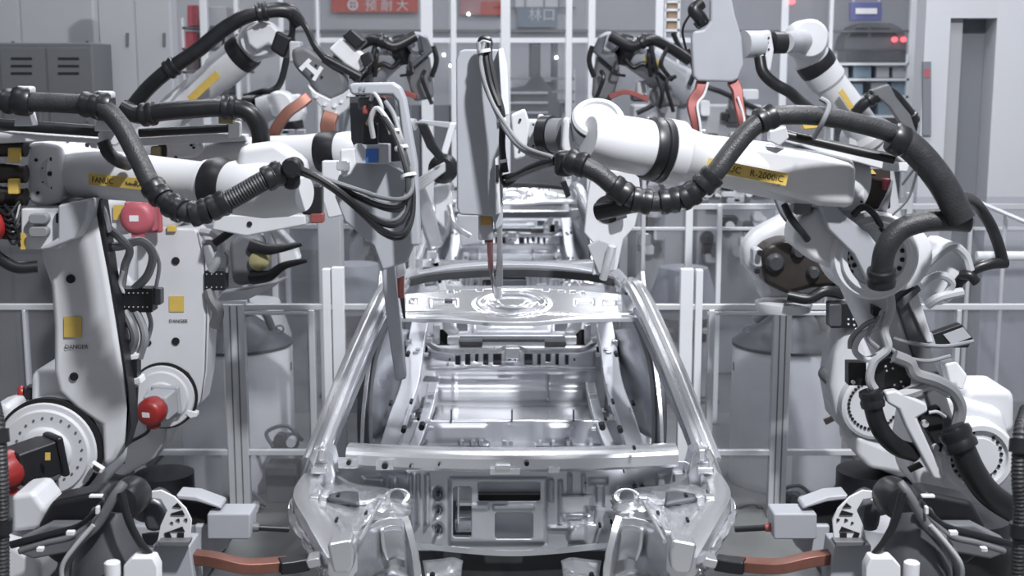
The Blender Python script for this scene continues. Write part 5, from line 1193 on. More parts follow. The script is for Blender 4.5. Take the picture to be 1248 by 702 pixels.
for i, (pts, r, mt) in enumerate((([(584, 52, 4.90), (586, 74, 4.88), (592, 104, 4.86), (602, 128, 4.84), (618, 160, 4.80), (640, 184, 4.72), (672, 195, 4.56)], 3.4, 'cable_grey'), ([(590, 50, 4.90), (592, 74, 4.88), (598, 104, 4.86), (608, 130, 4.84)], 4.4, 'rubber'), ([(596, 54, 4.90), (597, 76, 4.88), (604, 108, 4.86), (612, 140, 4.84), (612, 180, 4.84), (616, 210, 4.84)], 4.0, 'rubber'),
                      ([(590, 52, 4.89), (586, 80, 4.86), (598, 120, 4.83), (614, 148, 4.78), (638, 178, 4.70), (674, 192, 4.54)], 2.4, 'cable_grey'), ([(614, 216, 4.84), (630, 212, 4.76), (650, 202, 4.66), (676, 194, 4.54)], 3.2, 'rubber'), ([(616, 222, 4.84), (634, 214, 4.74), (654, 206, 4.64), (678, 198, 4.54)], 2.8, 'gun_grey'),
                      ([(612, 200, 4.84), (610, 214, 4.83), (618, 226, 4.82), (640, 210, 4.74), (676, 200, 4.54)], 2.2, 'rubber'), ([(584, 52, 4.9), (588, 46, 4.9), (596, 48, 4.9), (598, 56, 4.9)], 3.0, 'rubber'), ([(582, 58, 4.9), (588, 50, 4.89), (598, 52, 4.89)], 1.4, 'cable_white'))): cable(G2, pts, r, mt)
for p, r in (((590, 62, 4.88), 0.024), ((611, 146, 4.83), 0.018), ((614, 196, 4.84), 0.014)): tie(G2, p, (0.2, 0, -1), r)
# bracket with round hole, beyond the near right robot's hose
G3 = thing('spot_welding_gun', P(738, 320, 6.5), 'pale gun bracket with a round hole below the right robot wrist', 'welding gun', GG)
m = MB()
hole = [(741 + 17 * math.cos(a * math.pi / 12), 255 + 17 * math.sin(a * math.pi / 12)) for a in range(24)]
outer = [(722, 206), (778, 210), (782, 240), (774, 276), (760, 292), (752, 330), (722, 336), (726, 300), (712, 284), (716, 240)]
m.plate(outer, 6.36, 0.05); m.build('bracket_plate', 'robot_white', G3, bevel=0.008)
MB().disc(741, 255, 6.36, [(-0.02, 17), (0.006, 17), (0.006, 14)], 28).build('cable_hole', 'hole_black', G3)
MB().plate([(716, 300), (730, 292), (752, 300), (748, 330), (730, 334)], 6.34, 0.04).build('lower_plate', 'robot_grey', G3, bevel=0.006)
MB().rod((746, 300, 6.3), (735, 340, 6.35), 0.02).build('electrode_arm', 'aluminium', G3)
MB().rod((750, 262, 6.3), (762, 258, 6.3), 0.03).build('clamp', 'gun_grey', G3)
m = MB()
for i in range(8):
    rr = random.Random(i + 40); x = 690 + rr.uniform(0, 32); y = 205 + rr.uniform(0, 14); m.boxpx(x, y, x + rr.uniform(3, 8), y + rr.uniform(2, 6), 4.62, 0.03)
m.build('clamp_fittings', 'steel_bright', G2, stuff=True, bevel=0.002)
MB().plate([(683, 222), (690, 220), (696, 238), (690, 242)], 4.62, 0.03).build('fitting_pin', 'black_plastic', G2, bevel=0.003)
# gun on the wrist of the second left robot
G4 = thing('spot_welding_gun', P(350, 240, 6.2), 'small silver clamp gun with black tongs behind the left hose', 'welding gun', GG)
MB().rect(338, 238, 354, 258, 6.0, 0.06, 4).build('clamp_eye', 'aluminium', G4, bevel=0.008); MB().disc(345, 247, 6.0, [(-0.01, 5), (0.006, 5)], 16).build('eye_hole', 'hole_black', G4)
MB().rect(330, 229, 372, 240, 6.02, 0.08, 3).build('clamp_body', 'steel_bright', G4, bevel=0.008)
MB().rect(368, 226, 392, 262, 6.06, 0.08, 3).build('gun_body', 'black_plastic', G4, bevel=0.01)
MB().rect(378, 260, 394, 272, 6.06, 0.06, 2).build('tip_holder', 'copper_red', G4, bevel=0.006)
MB().plate([(262, 262), (372, 262), (374, 274), (300, 288), (258, 280)], 6.5, 0.1).build('support_bar', 'robot_white', G4, bevel=0.01); holes(G4, [(304, 273, 3.2)], 6.495)
MB().plate([(392, 196), (414, 196), (420, 262), (400, 266), (392, 240)], 6.3, 0.06).build('mount_plate', 'robot_white', G4, bevel=0.008)
# dark tongs above the tank on the left
T1 = thing('clamping_tongs', P(320, 330, 7.1), 'dark two-fingered tongs tool beside the second left robot arm', 'tongs', 'dark tool heads beside the inner robots')
MB().plate([(278, 296), (296, 284), (318, 290), (322, 316), (318, 340), (296, 350), (282, 346), (280, 320)], 6.95, 0.16).build('tool_body', 'gun_grey', T1, bevel=0.03)
MB().tube([(308, 300, 6.95), (326, 304, 6.9), (345, 302, 6.88), (368, 297, 6.88)], lambda t: (9 - 6 * t) * M(6.9), 6, 12).build('finger', 'black_plastic', T1)
MB().tube([(308, 338, 6.95), (328, 336, 6.9), (346, 324, 6.88), (374, 317, 6.88)], lambda t: (9 - 6 * t) * M(6.9), 6, 12).build('finger', 'black_plastic', T1)
MB().plate([(324, 276), (336, 275), (360, 300), (366, 318), (340, 330), (336, 300)], 7.02, 0.1).build('tool_cover', 'robot_white', T1, bevel=0.02)
MB().disc(316, 318, 6.94, [(-0.05, 12), (0.02, 12), (0.03, 8)], 24).build('tool_joint', 'khaki', T1)
MB().plate([(270, 356), (300, 352), (330, 345), (350, 338), (330, 352), (300, 366), (262, 368)], 6.98, 0.1).build('tool_base', 'robot_white', T1, bevel=0.02)

# ================================================================== robots further down the line
def back_robot(label, d, xb, j2, j3, j5, tip, r=0.10, body='robot_white', ring=0.8, hosepts=None, hr=9, plate=None, hubs=True):
    bx = P(xb, 400, d).x
    R = thing('welding_robot', (bx, d + 0.15, 0), label, 'robot', RG)
    pedestal(R, bx, d + 0.15, 0.95)
    a, b, c, e = P(*j2), P(*j3), P(*j5), P(*tip)
    MB().lathe(Vector((bx, d + 0.15, 0.7)), (0, 0, 1), [(0, 0.27), (0.1, 0.28), (0.25, 0.22), (0.4, 0.18)], 28).build('shoulder', body, R)
    dr = (b - a); pr = Vector((dr.z, 0, -dr.x)).normalized()
    MB().prism([a - pr * 0.17 - dr * 0.08, a + pr * 0.17 - dr * 0.08, b + pr * 0.12 + dr * 0.08, b - pr * 0.12 + dr * 0.08], (0, 0.2, 0)).build('upper_arm', body, R, bevel=0.04)
    MB().lathe(a + Vector((0, 0.02, 0)), (0, -1, 0), [(-0.25, 0.2), (0.03, 0.2), (0.05, 0.17), (0.05, 0.1)], 32).build('shoulder_disc', body, R)
    MB().lathe(b + Vector((0, 0.2, 0)), (0, -1, 0), [(0, 0.16), (0.26, 0.16), (0.28, 0.13)], 28).build('elbow_housing', body, R)
    MB().link(b, c, [(0, r * 1.2), (0.08, r * 1.25), (0.14, r * 1.02), (0.6, r * 0.98), (ring, r * 0.95), (ring + 0.04, r * 1.1), (1, r * 1.1)], 30).build('forearm', body, R, angle=32)
    MB().link(b.lerp(c, 0.99), b.lerp(c, 1.0 + 0.09 / (c - b).length), [(0, r * 1.08), (0.2, r * 1.14), (0.8, r * 1.14), (1, r * 1.08)], 28).build('wrist_ring', 'black_plastic', R)
    MB().link(b.lerp(c, 1.0 + 0.07 / (c - b).length), e, [(0, r), (0.5, r), (0.9, r * 0.8), (1, r * 0.6)], 28).build('wrist', body, R)
    if hubs: MB().lathe(e + Vector((0, 0.1, 0)), (0, -1, 0), [(0, r * 1.12), (0.2, r * 1.12), (0.225, r * 0.95)], 32).build('wrist_hub', body, R)
    motor(R, b + Vector((0, -0.1, -0.12)), (0, -1, 0), 0.1, 'red_paint', 0.1)
    if plate: name_plate(R, P(*plate[0]), P(*plate[1]), plate[2], '', None)
    if hosepts: hose(R, hosepts, hr, (0.3, 0.8), 'rubber')
    return R
Cr = back_robot('white welding robot on the left whose arm rises to a grey gun with white mark', 8.6, 120, (130, 360, 8.5), (150, 190, 8.5), (290, 70, 8.3), (318, 48, 8.25), 0.105,
                hosepts=[(160, 132, 8.1), (180, 108, 8.05), (205, 86, 8.0), (240, 62, 8.0), (272, 36, 8.0), (300, 20, 8.0), (330, 13, 8.02), (352, 14, 8.05), (364, 28, 8.1)], hr=9, plate=((231, 122, 8.16), (266, 90, 8.10), 0.05))
for pts in ([(354, 14, 8.05), (372, 32, 8.0), (384, 56, 7.98), (402, 76, 7.95), (430, 90, 7.95)], [(356, 18, 8.05), (356, 40, 8.1), (352, 60, 8.1)]): cable(Cr, pts, 4, 'rubber')
MB().plate([(188, 130), (200, 118), (226, 96), (222, 104), (204, 128)], 8.2, 0.08).build('dress_bracket', 'robot_white', Cr, bevel=0.006)
MB().plate([(298, 36), (318, 24), (332, 30), (346, 44), (338, 62), (326, 54), (312, 62), (302, 54)], 8.06, 0.16).build('wrist_fork', 'robot_white', Cr, bevel=0.02)
MB().plate([(336, 36), (356, 46), (346, 72), (328, 60)], 8.05, 0.2).build('wrist_ring', 'black_plastic', Cr, bevel=0.02)
# gun with the white mark
G5 = thing('spot_welding_gun', P(390, 110, 8.0), 'rounded grey welding gun with a white H-shaped mark and copper arms', 'welding gun', GG)
MB().plate([(352, 58), (372, 54), (394, 68), (418, 84), (424, 100), (420, 116), (404, 124), (388, 116), (374, 98), (356, 80)], 7.95, 0.14).build('gun_body', 'gun_grey', G5, bevel=0.05)
m = MB()
m.plate([(364, 83), (376, 71), (380, 74), (368, 87)], 7.945, 0.006); m.plate([(380, 97), (390, 80), (394, 83), (384, 99)], 7.945, 0.006); m.plate([(370, 79), (374, 76), (388, 87), (384, 92)], 7.944, 0.006)
m.build('white_mark', 'tie_white', G5)
holes(G5, [(385, 80, 1.6), (392, 94, 1.6), (380, 92, 1.4)], 7.945)
MB().plate([(374, 102), (384, 112), (402, 121), (418, 114), (428, 106), (431, 120), (424, 132), (410, 143), (394, 134), (380, 118)], 7.90, 0.12).build('gun_flange', 'aluminium', G5, bevel=0.008)
holes(G5, [(396, 127, 2), (408, 129, 2.4), (386, 118, 1.8), (416, 124, 1.8), (425, 116, 1.6), (410, 137, 1.8)], 7.895, 'screw', 'tie_white', 0.012)
MB().rect(352, 50, 366, 76, 7.97, 0.12, 3).build('gun_collar', 'robot_grey', G5, bevel=0.015)
MB().sweep([(376, 118, 7.9), (366, 126, 7.88), (350, 138, 7.86), (336, 158, 7.86), (330, 172, 7.88)], [(-0.03, -0.032), (0.03, -0.032), (0.03, 0.032), (-0.03, 0.032)], (0, 1, 0), 6).build('gun_arm', 'copper', G5, bevel=0.006)
MB().sweep([(404, 138, 7.9), (400, 152, 7.88), (402, 170, 7.88), (406, 184, 7.9)], [(-0.035, -0.045), (0.035, -0.045), (0.035, 0.045), (-0.035, 0.045)], (0, 1, 0), 6).build('gun_arm', 'copper', G5, bevel=0.006)
MB().plate([(400, 60), (415, 46), (432, 56), (448, 72), (436, 88), (420, 78)], 8.05, 0.14).build('servo_motor', 'tie_white', G5, bevel=0.015)
MB().plate([(416, 44), (428, 34), (446, 50), (434, 62)], 8.02, 0.16).build('servo_cap', 'black_plastic', G5, bevel=0.015)
MB().plate([(438, 68), (450, 62), (454, 74), (444, 84)], 8.0, 0.12).build('servo_plug', 'black_plastic', G5, bevel=0.01)
MB().rod((395, 70, 7.95), (440, 94, 7.95), 5 * M(8)).build('cable_duct', 'rubber', G5)
# white wrist under the left gun
W5 = thing('welding_robot', (P(300, 400, 9.0).x, 9.2, 0), 'white welding robot whose wrist shows behind the copper-armed gun', 'robot', RG)
bx = P(300, 400, 9.0).x; pedestal(W5, bx, 9.2, 0.95)
MB().lathe(Vector((bx, 9.2, 0.7)), (0, 0, 1), [(0, 0.27), (0.15, 0.28), (0.4, 0.2)], 26).build('shoulder', 'robot_white', W5)
MB().prism([P(285, 345, 9.1), P(318, 345, 9.1), P(312, 190, 9.1), P(288, 190, 9.1)], (0, 0.2, 0)).build('upper_arm', 'robot_white', W5, bevel=0.03)
MB().link(P(300, 190, 9.05), P(308, 140, 8.9), [(0, 0.15), (0.5, 0.13), (1, 0.12)], 26).build('forearm', 'robot_white', W5)
MB().rod((303, 133, 8.85), (316, 133, 8.8), 0.095, 0.095, 26).build('wrist_ring', 'black_plastic', W5)
MB().rod((316, 134, 8.8), (332, 130, 8.8), 0.085, 0.085, 26).build('wrist', 'robot_white', W5)
MB().disc(340, 128, 8.75, [(-0.16, 17), (0.0, 17), (0.02, 14)], 30).build('wrist_hub', 'robot_white', W5)
MB().plate([(346, 116), (364, 114), (372, 136), (368, 150), (350, 150)], 8.8, 0.12).build('wrist_fork', 'robot_white', W5, bevel=0.02)
MB().rod((356, 148, 8.8), (358, 158, 8.8), 0.07, 0.07, 24).build('tool_flange', 'black_plastic', W5)
m = MB()
for i in range(9):
    rr = random.Random(i + 90); x = 334 + rr.uniform(0, 50); y = 156 + rr.uniform(0, 18); m.boxpx(x, y, x + rr.uniform(6, 18), y + rr.uniform(3, 8), 8.7, 0.08)
m.build('tool_fittings', 'aluminium', W5, stuff=True, bevel=0.004)
hose(W5, [(352, 60, 8.9), (340, 104, 8.9), (318, 112, 8.9), (300, 118, 8.95)], 4, (), 'rubber', 'short_hose')

# upper right gun plate with red arms
G6 = thing('spot_welding_gun', P(880, 100, 7.4), 'flat grey welding gun plate with two red copper arms, upper right', 'welding gun', GG)
MB().plate([(866, -12), (890, -12), (896, 18), (904, 44), (907, 78), (900, 97), (892, 100), (850, 99), (845, 92), (843, 45), (846, 38), (858, 36), (866, 26)], 7.35, 0.06).build('body_plate', 'plate_grey', G6, bevel=0.015)
for pts in ([(856, 98, 7.42), (852, 112, 7.40), (843, 126, 7.38), (847, 148, 7.36), (851, 172, 7.36)], [(892, 98, 7.42), (898, 110, 7.40), (900, 126, 7.38), (904, 146, 7.36), (906, 160, 7.36)]):
    MB().sweep(pts, [(-0.03, -0.028), (0.03, -0.028), (0.03, 0.028), (-0.03, 0.028)], (0, 1, 0), 5, scale=lambda t: 1.1 - 0.3 * t).build('gun_arm', 'copper_red', G6, bevel=0.006)
for pts in ([(863, 100, 7.34), (858, 116, 7.34), (850, 128, 7.33), (853, 150, 7.32), (855, 170, 7.32)], [(899, 118, 7.34), (906, 140, 7.34), (908, 158, 7.33)]): MB().tube(pts, 1.6 * M(7.35), 5, 8).build('water_tube', 'tie_white', G6)
MB().rod((906, 54, 7.4), (926, 54, 7.45), 0.075, 0.075, 24).build('mount_flange', 'robot_grey', G6)
MB().plate([(922, 38), (940, 36), (944, 60), (940, 88), (930, 92), (924, 76)], 7.40, 0.12).build('mount_block', 'robot_white', G6, bevel=0.02)
holes(G6, [(937, 46, 1.2), (937, 60, 1.2), (932, 66, 1.2), (936, 52, 1)], 7.395)
MB().rod((942, 52, 7.46), (956, 52, 7.48), 13 * M(7.4), 13 * M(7.4), 26).build('wrist_ring', 'black_plastic', G6)
MB().rod((955, 52, 7.48), (978, 50, 8.36), 0.06, 0.07, 20).build('tool_adapter', 'robot_grey', G6)
MB().tube([(926, 70, 7.38), (930, 88, 7.36), (944, 102, 7.36), (962, 112, 7.38), (976, 124, 7.5), (1000, 140, 7.9), (1030, 150, 8.35)], 7 * M(7.4), 6, 12).build('cable_bundle', 'rubber', G6)
MB().tube([(858, 30, 7.45), (852, 20, 7.44), (846, 12, 7.44), (854, 4, 7.46)], 8 * M(7.4), 6, 10).build('cable_bundle', 'rubber', G6)
for pts in ([(836, 60, 7.5), (832, 36, 7.46), (842, 16, 7.46), (858, -5, 7.48)], [(846, 28, 7.42), (852, 34, 7.42), (860, 26, 7.4)]): MB().tube(pts, 1.6 * M(7.4), 5, 6).build('wire', 'rubber', G6)
Hr = back_robot('white welding robot at the upper right with its round wrist raised', 8.7, 1090, (1085, 360, 8.6), (1062, 172, 8.6), (999, 84, 8.5), (982, 48, 8.4), 0.11, plate=((1024, 110, 8.35), (1038, 132, 8.38), 0.035),
                hosepts=[(1100, 180, 8.5), (1112, 150, 8.45), (1098, 126, 8.4), (1080, 112, 8.4), (1056, 124, 8.4), (1042, 138, 8.42)], hr=7)
MB().plate([(1060, 110), (1084, 102), (1092, 118), (1110, 140), (1120, 170), (1104, 160), (1084, 130)], 8.35, 0.06).build('dress_bracket', 'gun_grey', Hr, bevel=0.01)

# dark robots of the next station
def dark_robot(label, d, s, xb):
    X = lambda x: 625 + s * (x - 625)          # side to side
    bx = P(X(xb), 300, d).x
    R = thing('welding_robot', (bx, d + 0.2, 0), label, 'robot', RG)
    pedestal(R, bx, d + 0.2, 0.95)
    MB().lathe(Vector((bx, d + 0.2, 0.7)), (0, 0, 1), [(0, 0.27), (0.15, 0.28), (0.4, 0.2)], 24).build('shoulder', 'plate_grey', R)
    MB().prism([P(X(xb) - 14, 250, d), P(X(xb) + 14, 250, d), P(X(xb) + 10, 110, d), P(X(xb) - 10, 110, d)], (0, 0.2, 0)).build('upper_arm', 'plate_grey', R, bevel=0.03)
    MB().link(P(X(xb), 108, d), P(X(768), 64, d - 0.2), [(0, 0.15), (0.3, 0.13), (1, 0.11)], 24).build('forearm', 'plate_grey', R)
    name_plate(R, P(X(786 if s > 0 else 806), 70, d - 0.32), P(X(806 if s > 0 else 786), 82 if s < 0 else 80, d - 0.3), 0.05, '', None)
    MB().rod((X(766), 62, d - 0.2), (X(756), 60, d - 0.22), 0.12, 0.12, 22).build('wrist_ring', 'black_plastic', R)
    MB().disc(X(742), 52, d - 0.2, [(-0.2, 13), (0, 13), (0.02, 10)], 24).build('wrist_hub', 'plate_grey', R)
    MB().plate([(X(728), 66), (X(752), 64), (X(756), 90), (X(746), 124), (X(722), 120), (X(724), 90)], d - 0.25, 0.16).build('gun_body', 'gun_grey', R, bevel=0.03)
    MB().plate([(X(722), 62), (X(730), 46), (X(740), 42), (X(734), 66), (X(756), 82), (X(752), 88)], d - 0.32, 0.1).build('tool_bracket', 'steel_dark', R, bevel=0.01)
    hose(R, [(X(744), 44, d - 0.3), (X(770), 56, d - 0.35), (X(792), 48, d - 0.35), (X(816), 58, d - 0.3), (X(840), 74, d - 0.25)], 6.5, (0.4,), 'rubber')
    hose(R, [(X(762), 72, d - 0.3), (X(772), 82, d - 0.3), (X(784), 78, d - 0.3), (X(800), 88, d - 0.3), (X(812), 98, d - 0.25)], 3, (), 'rubber', 'cable')
    for pts in ([(X(722), 56, d - 0.3), (X(718), 74, d - 0.3), (X(724), 94, d - 0.3)], [(X(838), 60, d - 0.2), (X(846), 86, d - 0.2), (X(840), 104, d - 0.2)], [(X(820), 40, d - 0.2), (X(830), 60, d - 0.2), (X(842), 66, d - 0.2)]): MB().tube(pts, 3 * M(d), 5, 8).build('cable', 'rubber', R)
    for (x, y, w, h, mt) in ((792, 92, 12, 16, 'robot_grey'), (810, 100, 20, 30, 'gun_grey'), (776, 98, 14, 24, 'robot_white'), (770, 112, 20, 12, 'steel_dark'), (800, 118, 16, 12, 'robot_grey')):
        xx = sorted((X(x), X(x + w))); MB().rect(xx[0], y, xx[1], y + h, d - 0.1, 0.16, 4).build('tool_block', mt, R, bevel=0.02)
    MB().sweep([(X(742), 118, d - 0.3), (X(764), 112, d - 0.3), (X(790), 122, d - 0.3)], [(-0.03, -0.02), (0.03, -0.02), (0.03, 0.02), (-0.03, 0.02)], (0, 1, 0), 5).build('gun_arm', 'copper_red', R, bevel=0.006)
    MB().disc(X(806), 118, d - 0.2, [(-0.1, 13), (0, 13), (0.02, 10)], 22).build('tool_hub', 'gun_grey', R)
    rr = random.Random(3)
    for i in range(7):
        x = rr.uniform(726, 830); y = rr.uniform(44, 100)
        MB().tube([(X(x), y, d - 0.34), (X(x + rr.uniform(-14, 14)), y + rr.uniform(6, 20), d - 0.38), (X(x + rr.uniform(-10, 24)), y + rr.uniform(16, 44), d - 0.34)], rr.uniform(1.6, 3.4) * M(d), 5, 8).build('cable', 'rubber', R)
    return R
dark_robot('dark-hosed grey robot with drooping gun, far right of the middle column', 10.6, 1, 838)
R2 = dark_robot('dark-hosed grey robot in the far left, below the red banner', 10.8, -1, 822)

# gun of the next station left of the middle plate
G7 = thing('spot_welding_gun', P(530, 330, 8.6), 'pale gun with a slanting white arm left of the middle gun plate', 'welding gun', GG)
MB().disc(540, 206, 8.3, [(-0.08, 18), (0.0, 18), (0.03, 13)], 28).build('cable_drum', 'rubber', G7)
for dy in (-4, 0, 4, 8): MB().tube([(504, 228 + dy, 8.25), (518, 218 + dy, 8.2), (532, 208 + dy * 0.8, 8.2), (542, 202 + dy * 0.6, 8.22)], 2.4 * M(8.2), 5, 8).build('cable', 'cable_white', G7)
MB().plate([(506, 150), (512, 146), (560, 150), (556, 158)], 8.6, 0.05).build('cross_arm', 'robot_grey', G7, bevel=0.006)
MB().plate([(548, 150), (556, 150), (540, 206), (532, 204)], 8.55, 0.06).build('upper_arm', 'white_post', G7, bevel=0.008)
MB().plate([(512, 270), (522, 268), (546, 362), (538, 364)], 8.5, 0.06).build('slanting_arm', 'tie_white', G7, bevel=0.008)
MB().plate([(504, 230), (516, 226), (530, 262), (540, 300), (524, 306), (512, 270)], 8.45, 0.08).build('gun_body', 'steel', G7, bevel=0.02)
MB().plate([(528, 226), (548, 222), (552, 250), (544, 282), (530, 268)], 8.5, 0.08).build('gun_head', 'robot_white', G7, bevel=0.02)
MB().tube([(548, 250, 8.45), (552, 268, 8.4), (560, 280, 8.4), (572, 288, 8.42)], 4 * M(8.4), 6, 10).build('bent_pipe', 'steel_bright', G7)
MB().plate([(556, 262), (586, 262), (588, 296), (562, 300)], 8.6, 0.1).build('gun_box', 'robot_grey', G7, bevel=0.01)
for x, y in ((520, 312), (514, 322), (524, 332), (516, 342)): MB().rect(x, y - 6, x + 12, y + 4, 8.4, 0.06, 2).build('clamp', 'steel_bright', G7, bevel=0.006)
MB().plate([(514, 322), (536, 318), (540, 346), (518, 350)], 8.5, 0.06).build('clamp_plate', 'robot_grey', G7, bevel=0.008)
MB().plate([(508, 150), (520, 150), (532, 176), (542, 190), (536, 198), (520, 180)], 8.1, 0.05).build('black_cable_cover', 'rubber', G7, bevel=0.01)
MB().tube([(506, 152, 8.62), (470, 150, 8.7), (424, 170, 8.8), (400, 200, 8.9)], 7 * M(8.7), 6, 12).build('support_arm', 'robot_grey', G7)
q = P(400, 200, 8.9); MB().box((q.x, 8.95, q.z / 2), (0.16, 0.16, q.z)).build('gun_stand', 'robot_grey', G7, bevel=0.01)
# ================================================================== low welding guns at the front corners
def front_gun(s, label):
    X = lambda x: x if s < 0 else 1248 - x
    def PL(pts, d, th): return MB().plate([(X(x), y) for x, y in pts], d, th)
    def BX(x0, y0, x1, y1, d, th, r=2):
        a, b = sorted((X(x0), X(x1))); return MB().rect(a, y0, b, y1, d, th, r)
    c = P(X(140), 690, 4.2)
    R = thing('low_welding_gun', (c.x, 4.3, 0), label, 'welding gun', 'low guns at the front corners')
    MB().box((c.x, 4.35, 0.34), (0.5, 0.4, 0.68)).build('stand', 'steel_dark', R, bevel=0.02)
    MB().box((c.x, 4.3, 0.71), (0.8, 0.5, 0.06)).build('stand_top', 'gun_grey', R, bevel=0.01)
    MB().box((c.x - s * 0.0, 4.45, 0.80), (0.5, 0.3, 0.14)).build('gun_base', 'gun_grey', R, bevel=0.03)
    # grey bell shaped housing with black cap
    o = P(X(132), 702, 4.18)
    MB().lathe(o - Vector((0, 0, 0.02)), (s * -0.06, 0.05, 1), [(0, 0.12), (0.06, 0.118), (0.12, 0.105), (0.18, 0.085), (0.23, 0.07), (0.25, 0.06)], 32).build('bell_housing', 'dome_grey', R)
    MB().lathe(P(X(150), 614, 4.18) + Vector((0, 0.06, 0)), (0, -1, 0.1), [(-0.06, 0.064), (0.05, 0.064), (0.075, 0.05), (0.08, 0.03)], 28).build('black_cap', 'rubber', R)
    # perforated pale bracket
    outer = [(178, 600), (196, 598), (212, 606), (226, 620), (233, 634), (231, 660), (192, 660), (196, 640), (204, 622), (196, 608), (180, 606)]
    PL(outer, 4.34, 0.012).build('perforated_bracket', 'tie_white', R)
    for (pts) in ([(210, 618), (216, 613), (221, 619)], [(208, 626), (222, 622), (225, 628), (209, 628)], [(206, 648), (222, 642), (225, 648)], [(200, 650), (206, 648), (209, 655), (202, 656)], [(216, 650), (224, 650), (224, 657), (216, 657)], [(178, 600), (183, 599), (184, 604), (179, 605)], [(214, 634), (218, 632), (219, 636)], [(224, 633), (228, 632), (228, 636)], [(207, 637), (210, 636), (211, 639)]):
        PL(pts, 4.336, 0.006).build('cut_out', 'hole_black', R)
    PL([(192, 660), (231, 660), (229, 667), (194, 666)], 4.30, 0.05).build('bracket_foot', 'gun_grey', R, bevel=0.004)
    PL([(170, 614), (182, 604), (200, 614), (203, 634), (196, 650), (176, 650)], 4.38, 0.14).build('cylinder_body', 'dome_grey', R, bevel=0.04)
    PL([(186, 664), (231, 666), (236, 702), (236, 740), (186, 740)], 4.36, 0.14).build('front_plate', 'plate_grey', R, bevel=0.006)
    # white blocks
    MB().lathe(P(X(138), 710, 4.02), (0, 0, 1), [(-0.05, 10 * M(4)), (0.068, 10 * M(4)), (0.072, 8 * M(4))], 24).build('white_cylinder', 'tie_white', R)
    PL([(150, 690), (160, 680), (186, 680), (192, 692), (192, 740), (150, 740)], 4.0, 0.06).build('white_block', 'tie_white', R, bevel=0.006)
    # black shroud and wiring
    PL([(46, 640), (62, 612), (120, 600), (140, 620), (120, 668), (70, 690), (44, 670)], 4.32, 0.14).build('shroud', 'black_plastic', R, bevel=0.02)
    PL([(20, 660), (60, 640), (110, 640), (96, 672), (40, 682), (24, 676)], 4.24, 0.06).build('shroud_lip', 'gun_grey', R, bevel=0.01)
    hose(R, [(X(152), 588, 4.08), (X(140), 604, 4.06), (X(118), 640, 4.06), (X(96), 660, 4.06), (X(80), 690, 4.08), (X(78), 712, 4.1)], 6, (), 'gun_grey', 'gun_cable')
    hose(R, [(X(148), 600, 4.05), (X(156), 632, 4.04), (X(170), 660, 4.04), (X(186), 682, 4.05), (X(194), 708, 4.06)], 5, (), 'rubber', 'gun_cable')
    hose(R, [(X(128), 612, 4.10), (X(100), 640, 4.10), (X(60), 652, 4.12), (X(14), 664, 4.14)], 5, (), 'rubber', 'gun_cable')
    hose(R, [(X(124), 622, 4.10), (X(92), 652, 4.09), (X(56), 662, 4.10), (X(24), 672, 4.12)], 4, (), 'gun_grey', 'gun_cable')
    hose(R, [(X(114), 640, 4.04), (X(90), 668, 4.03), (X(76), 690, 4.03), (X(76), 715, 4.04)], 3, (), 'cable_white', 'gun_cable')
    for (x, y, dx, dy) in ((108, 604, 16, 0), (80, 648, 10, 2), (116, 618, 4, 6), (44, 668, 8, -2)): BX(x, y, x + dx, y + 3 + abs(dy), 4.03, 0.02, 1).build('fitting', 'tie_white', R, bevel=0.002)
    # cylinder with rod pointing to the car, copper bus under it
    PL([(214, 603), (238, 605), (268, 616), (270, 621), (240, 612), (216, 609)], 4.58, 0.10).build('cylinder_bracket', 'robot_grey', R, bevel=0.01)
    PL([(222, 610), (266, 620), (260, 638), (228, 640)], 4.62, 0.08).build('bracket_pocket', 'hole_black', R)
    BX(252, 626, 305, 658, 4.56, 0.12, 3).build('cylinder_head', 'plate_grey', R, bevel=0.01)
    PL([(236, 640), (270, 640), (280, 664), (262, 680), (238, 676)], 4.60, 0.1).build('cylinder_foot', 'robot_grey', R, bevel=0.01)
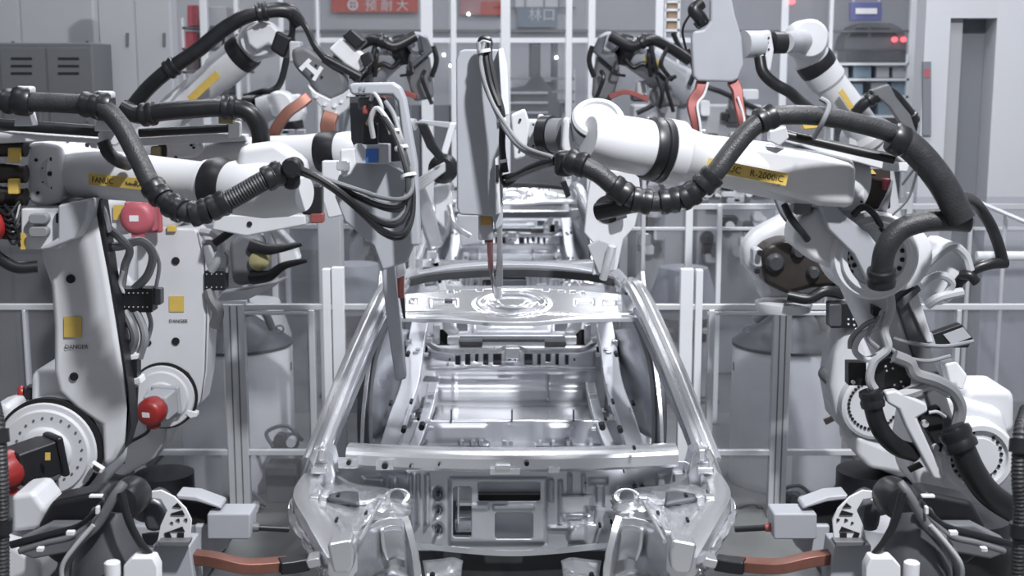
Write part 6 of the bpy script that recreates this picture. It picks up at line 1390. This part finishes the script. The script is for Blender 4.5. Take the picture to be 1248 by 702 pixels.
    MB().rod((X(304), 642, 4.62), (X(316), 643, 4.62), 7 * M(4.6), 5 * M(4.6)).build('rod_gland', 'copper_red' if s > 0 else 'gun_grey', R)
    MB().rod((X(314), 643, 4.62), (X(352), 645, 4.66), 4 * M(4.6)).build('piston_rod', 'black_plastic', R)
    MB().sweep([(X(232), 678, 4.42), (X(262), 682, 4.40), (X(300), 690, 4.40), (X(340), 688, 4.44), (X(352), 687, 4.46)], [(-0.03, -0.02), (0.03, -0.02), (0.03, 0.02), (-0.03, 0.02)], (0, 1, 0), 6).build('copper_bus', 'copper', R, bevel=0.008)
    MB().sweep([(X(340), 690, 4.42), (X(358), 688, 4.44), (X(376), 685, 4.46)], [(-0.032, -0.024), (0.032, -0.024), (0.032, 0.024), (-0.032, 0.024)], (0, 1, 0), 6).build('bus_sleeve', 'black_plastic', R, bevel=0.008)
    return R
front_gun(-1, 'low welding gun at the bottom left corner with white perforated bracket')
front_gun(1, 'low welding gun at the bottom right corner with grey perforated bracket')
# hoses hanging at the picture's sides
def side_hose(label, pts, r):
    T = thing('hanging_hose', (P(*pts[-1]).x, P(*pts[-1]).y, 0), label, 'hose', 'hoses hanging at the sides')
    MB().tube(pts, r * M(3.7), 8, 16, 0.003, 0.012).build('hose', 'hose_sheath', T)
    e = P(*pts[-1]); MB().tube([e, Vector((e.x, e.y, 0.4)), Vector((e.x * 1.03, e.y, 0.02))], r * M(3.7), 8, 14).build('hose_tail', 'hose_sheath', T)
    for f in (0.25, 0.7):
        p, t = path_at(pts, f); MB().lathe(p - t * 0.02, t, [(0, r * 1.3 * M(3.7)), (0.04, r * 1.3 * M(3.7))], 18).build('hose_collar', 'rubber', T)
    return T
side_hose('black ribbed hose hanging at the left edge', [(-12, 480, 3.8), (-3, 520, 3.72), (1, 580, 3.7), (2, 640, 3.7), (2, 712, 3.7)], 10)
side_hose('black ribbed hose hanging at the right edge', [(1252, 500, 3.8), (1244, 530, 3.72), (1242, 580, 3.7), (1244, 620, 3.7), (1240, 712, 3.7)], 10)
